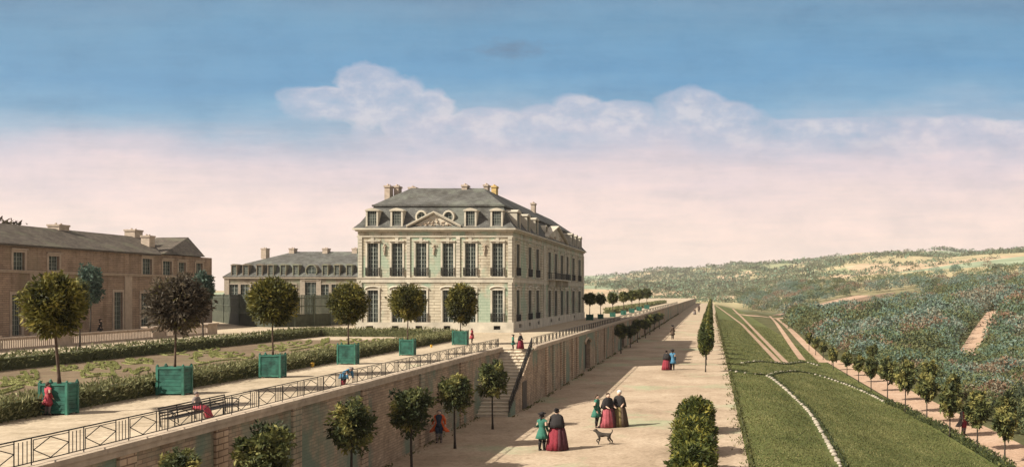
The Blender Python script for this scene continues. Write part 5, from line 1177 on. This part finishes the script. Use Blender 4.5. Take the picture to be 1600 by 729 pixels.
o_ = root_loc(sr); b = MB(); rows = []
for (y, z, wx_, tk) in ((.07,.53,.12,.07),(-.02,.55,.15,.085),(-.14,.55,.17,.08),(-.26,.52,.18,.08),(-.33,.42,.18,.07),(-.37,.31,.19,.06),(-.40,.24,.20,.05)):
    rows.append([o_+Vector((wx_*math.cos(a)*(1+.05*math.cos(7*a)), y-.35*tk*math.sin(a)*(z < .5), z+tk*math.sin(a)*(1 if z > .45 else .5)))*Hs for a in (2*math.pi*j/20 for j in range(20))])
b.loft(rows); b.build('gown', M['rose'], sr, smooth=True)
limb_tubes(sr, Hs, 'sleeves', J, [(['shoulder_'+n, 'elbow_'+n, 'wrist_'+n], [.046, .042, .035]) for n in 'lr'], 'grey')
garment(sr, Hs, 'shawl', [(.868,.046,.044,.006),(.848,.11,.062,.008),(.805,.158,.084,.01,.02),(.72,.150,.105,.014,.03),(.66,.155,.112,.02,.04)], 'grey', k=7)
head_gear(sr, Hs, J, 'brown', None, True, 'grey'); sr.rotation_euler[2] = R(90)
# the dog, trotting towards the left with a stick in its mouth
p = gl(943, 694); s_ = 30*p.y/F/1.0
dj = dict(hip=(.30,0,.52,.085), loin=(.12,0,.53,.075), rib=(-.08,0,.51,.105), chest=(-.22,0,.53,.10), neck=(-.32,0,.66,.06), skull=(-.40,0,.76,.065), muzzle=(-.49,0,.735,.038), nose=(-.55,0,.725,.026),
  tail1=(.38,0,.58,.03), tail2=(.45,0,.66,.024), tail3=(.47,0,.76,.02), tail4=(.42,0,.80,.015))
de = [('hip','loin'),('loin','rib'),('rib','chest'),('chest','neck'),('neck','skull'),('skull','muzzle'),('muzzle','nose'),('hip','tail1'),('tail1','tail2'),('tail2','tail3'),('tail3','tail4')]
for s, n, sw in ((-1,'near',0),(1,'off',1)):
    dj.update({'ear_'+n: (-.385, s*.05, .82, .02), 'eartip_'+n: (-.37, s*.075, .77, .012), 'shoulder_'+n: (-.22, s*.07, .44, .055), 'elbow_'+n: (-.18+(-.05 if sw else 0), s*.075, .31, .036), 'wrist_'+n: (-.24-(.14 if sw else 0), s*.075, .17+(.06 if sw else 0), .025), 'paw_'+n: (-.22-(.08 if sw else .03), s*.075, .02+(.08 if sw else 0), .026),
      'thigh_'+n: (.29, s*.075, .42, .065), 'knee_'+n: (.22+(.10 if sw else 0), s*.08, .32, .042), 'hock_'+n: (.36+(.10 if sw else 0), s*.08, .18, .026), 'foot_'+n: (.33+(.08 if sw else 0), s*.08, .02, .026)})
    de += [('skull','ear_'+n),('ear_'+n,'eartip_'+n),('chest','shoulder_'+n),('shoulder_'+n,'elbow_'+n),('elbow_'+n,'wrist_'+n),('wrist_'+n,'paw_'+n),('hip','thigh_'+n),('thigh_'+n,'knee_'+n),('knee_'+n,'hock_'+n),('hock_'+n,'foot_'+n)]
dg_ = empty('dog', p, 'small grey-brown dog with curled tail trotting in front of the group of three', 'dog'); skin_body(dg_, s_, dj, de, 'dogfur', fat=1.3)
b = MB(); b.tube([p+Vector((-.72,-.03,.76))*s_, p+Vector((-.40,.0,.715))*s_], [.008*s_, .012*s_], 6); b.build('stick', M['bark'], at=p); tag(COL.objects[len(COL.objects)-1], 'thin stick carried in the mouth of the dog', 'stick')

# weeds at the foot of the wall and along the sand walk
n = 5200; k = rng.random(n); Y = 17*np.exp(rng.random(n)*math.log(300/17)); X = np.where(Y < YS, WA, WB)+.12+np.abs(rng.normal(0, .16, n))
X = np.where((Y > SY0-.3) & (Y < YS+.3), WB+.1+np.abs(rng.normal(0, .1, n)), X)
kk = rng.random(n) < .35; X = np.where(kk, XL-.05-np.abs(rng.normal(0, .22, n)), X); keep = np.sin(Y*1.3)*np.sin(Y*.37+1)+rng.normal(0, .4, n) > .1; X, Y = X[keep], Y[keep]; n = len(X)
s_ = .05+.0008*Y; P = np.stack([X, Y, s_*.5], 1); A, B = leaf_axes(np.tile([0, 0, 1.], (n, 1)), .6, 1, 1)
tag(link('weeds', quads_mesh('weeds', P, A*(s_*1.6)[:, None], B*(s_*.6)[:, None], rng.normal(.45, .2, n), M['grassblade'])), 'scattered weeds at the foot of the wall and edge of the walk', 'weeds', kind='stuff')

# thin pale air over the whole valley
zz_ = terr(np.tile(np.array(xs), (len(ys), 1)), np.tile(np.array(ys)[:, None], (1, len(xs))))
b = MB(); b.box(-2640, 2640, -40, max(ys)+40, float(zz_.min())-1, float(zz_.max())+8)
m = bpy.data.materials.new('pale_air'); m.use_nodes = True; t = m.node_tree; t.nodes.clear()
ov_ = N(t, 'ShaderNodeOutputMaterial'); vp = N(t, 'ShaderNodeVolumePrincipled'); vp.inputs['Color'].default_value = (1, .975, .94, 1); vp.inputs['Density'].default_value = .00014; vp.inputs['Anisotropy'].default_value = .3
t.links.new(vp.outputs[0], ov_.inputs['Volume'])
tag(b.build('haze', m), 'thin pale haze over the far hills', kind='stuff')
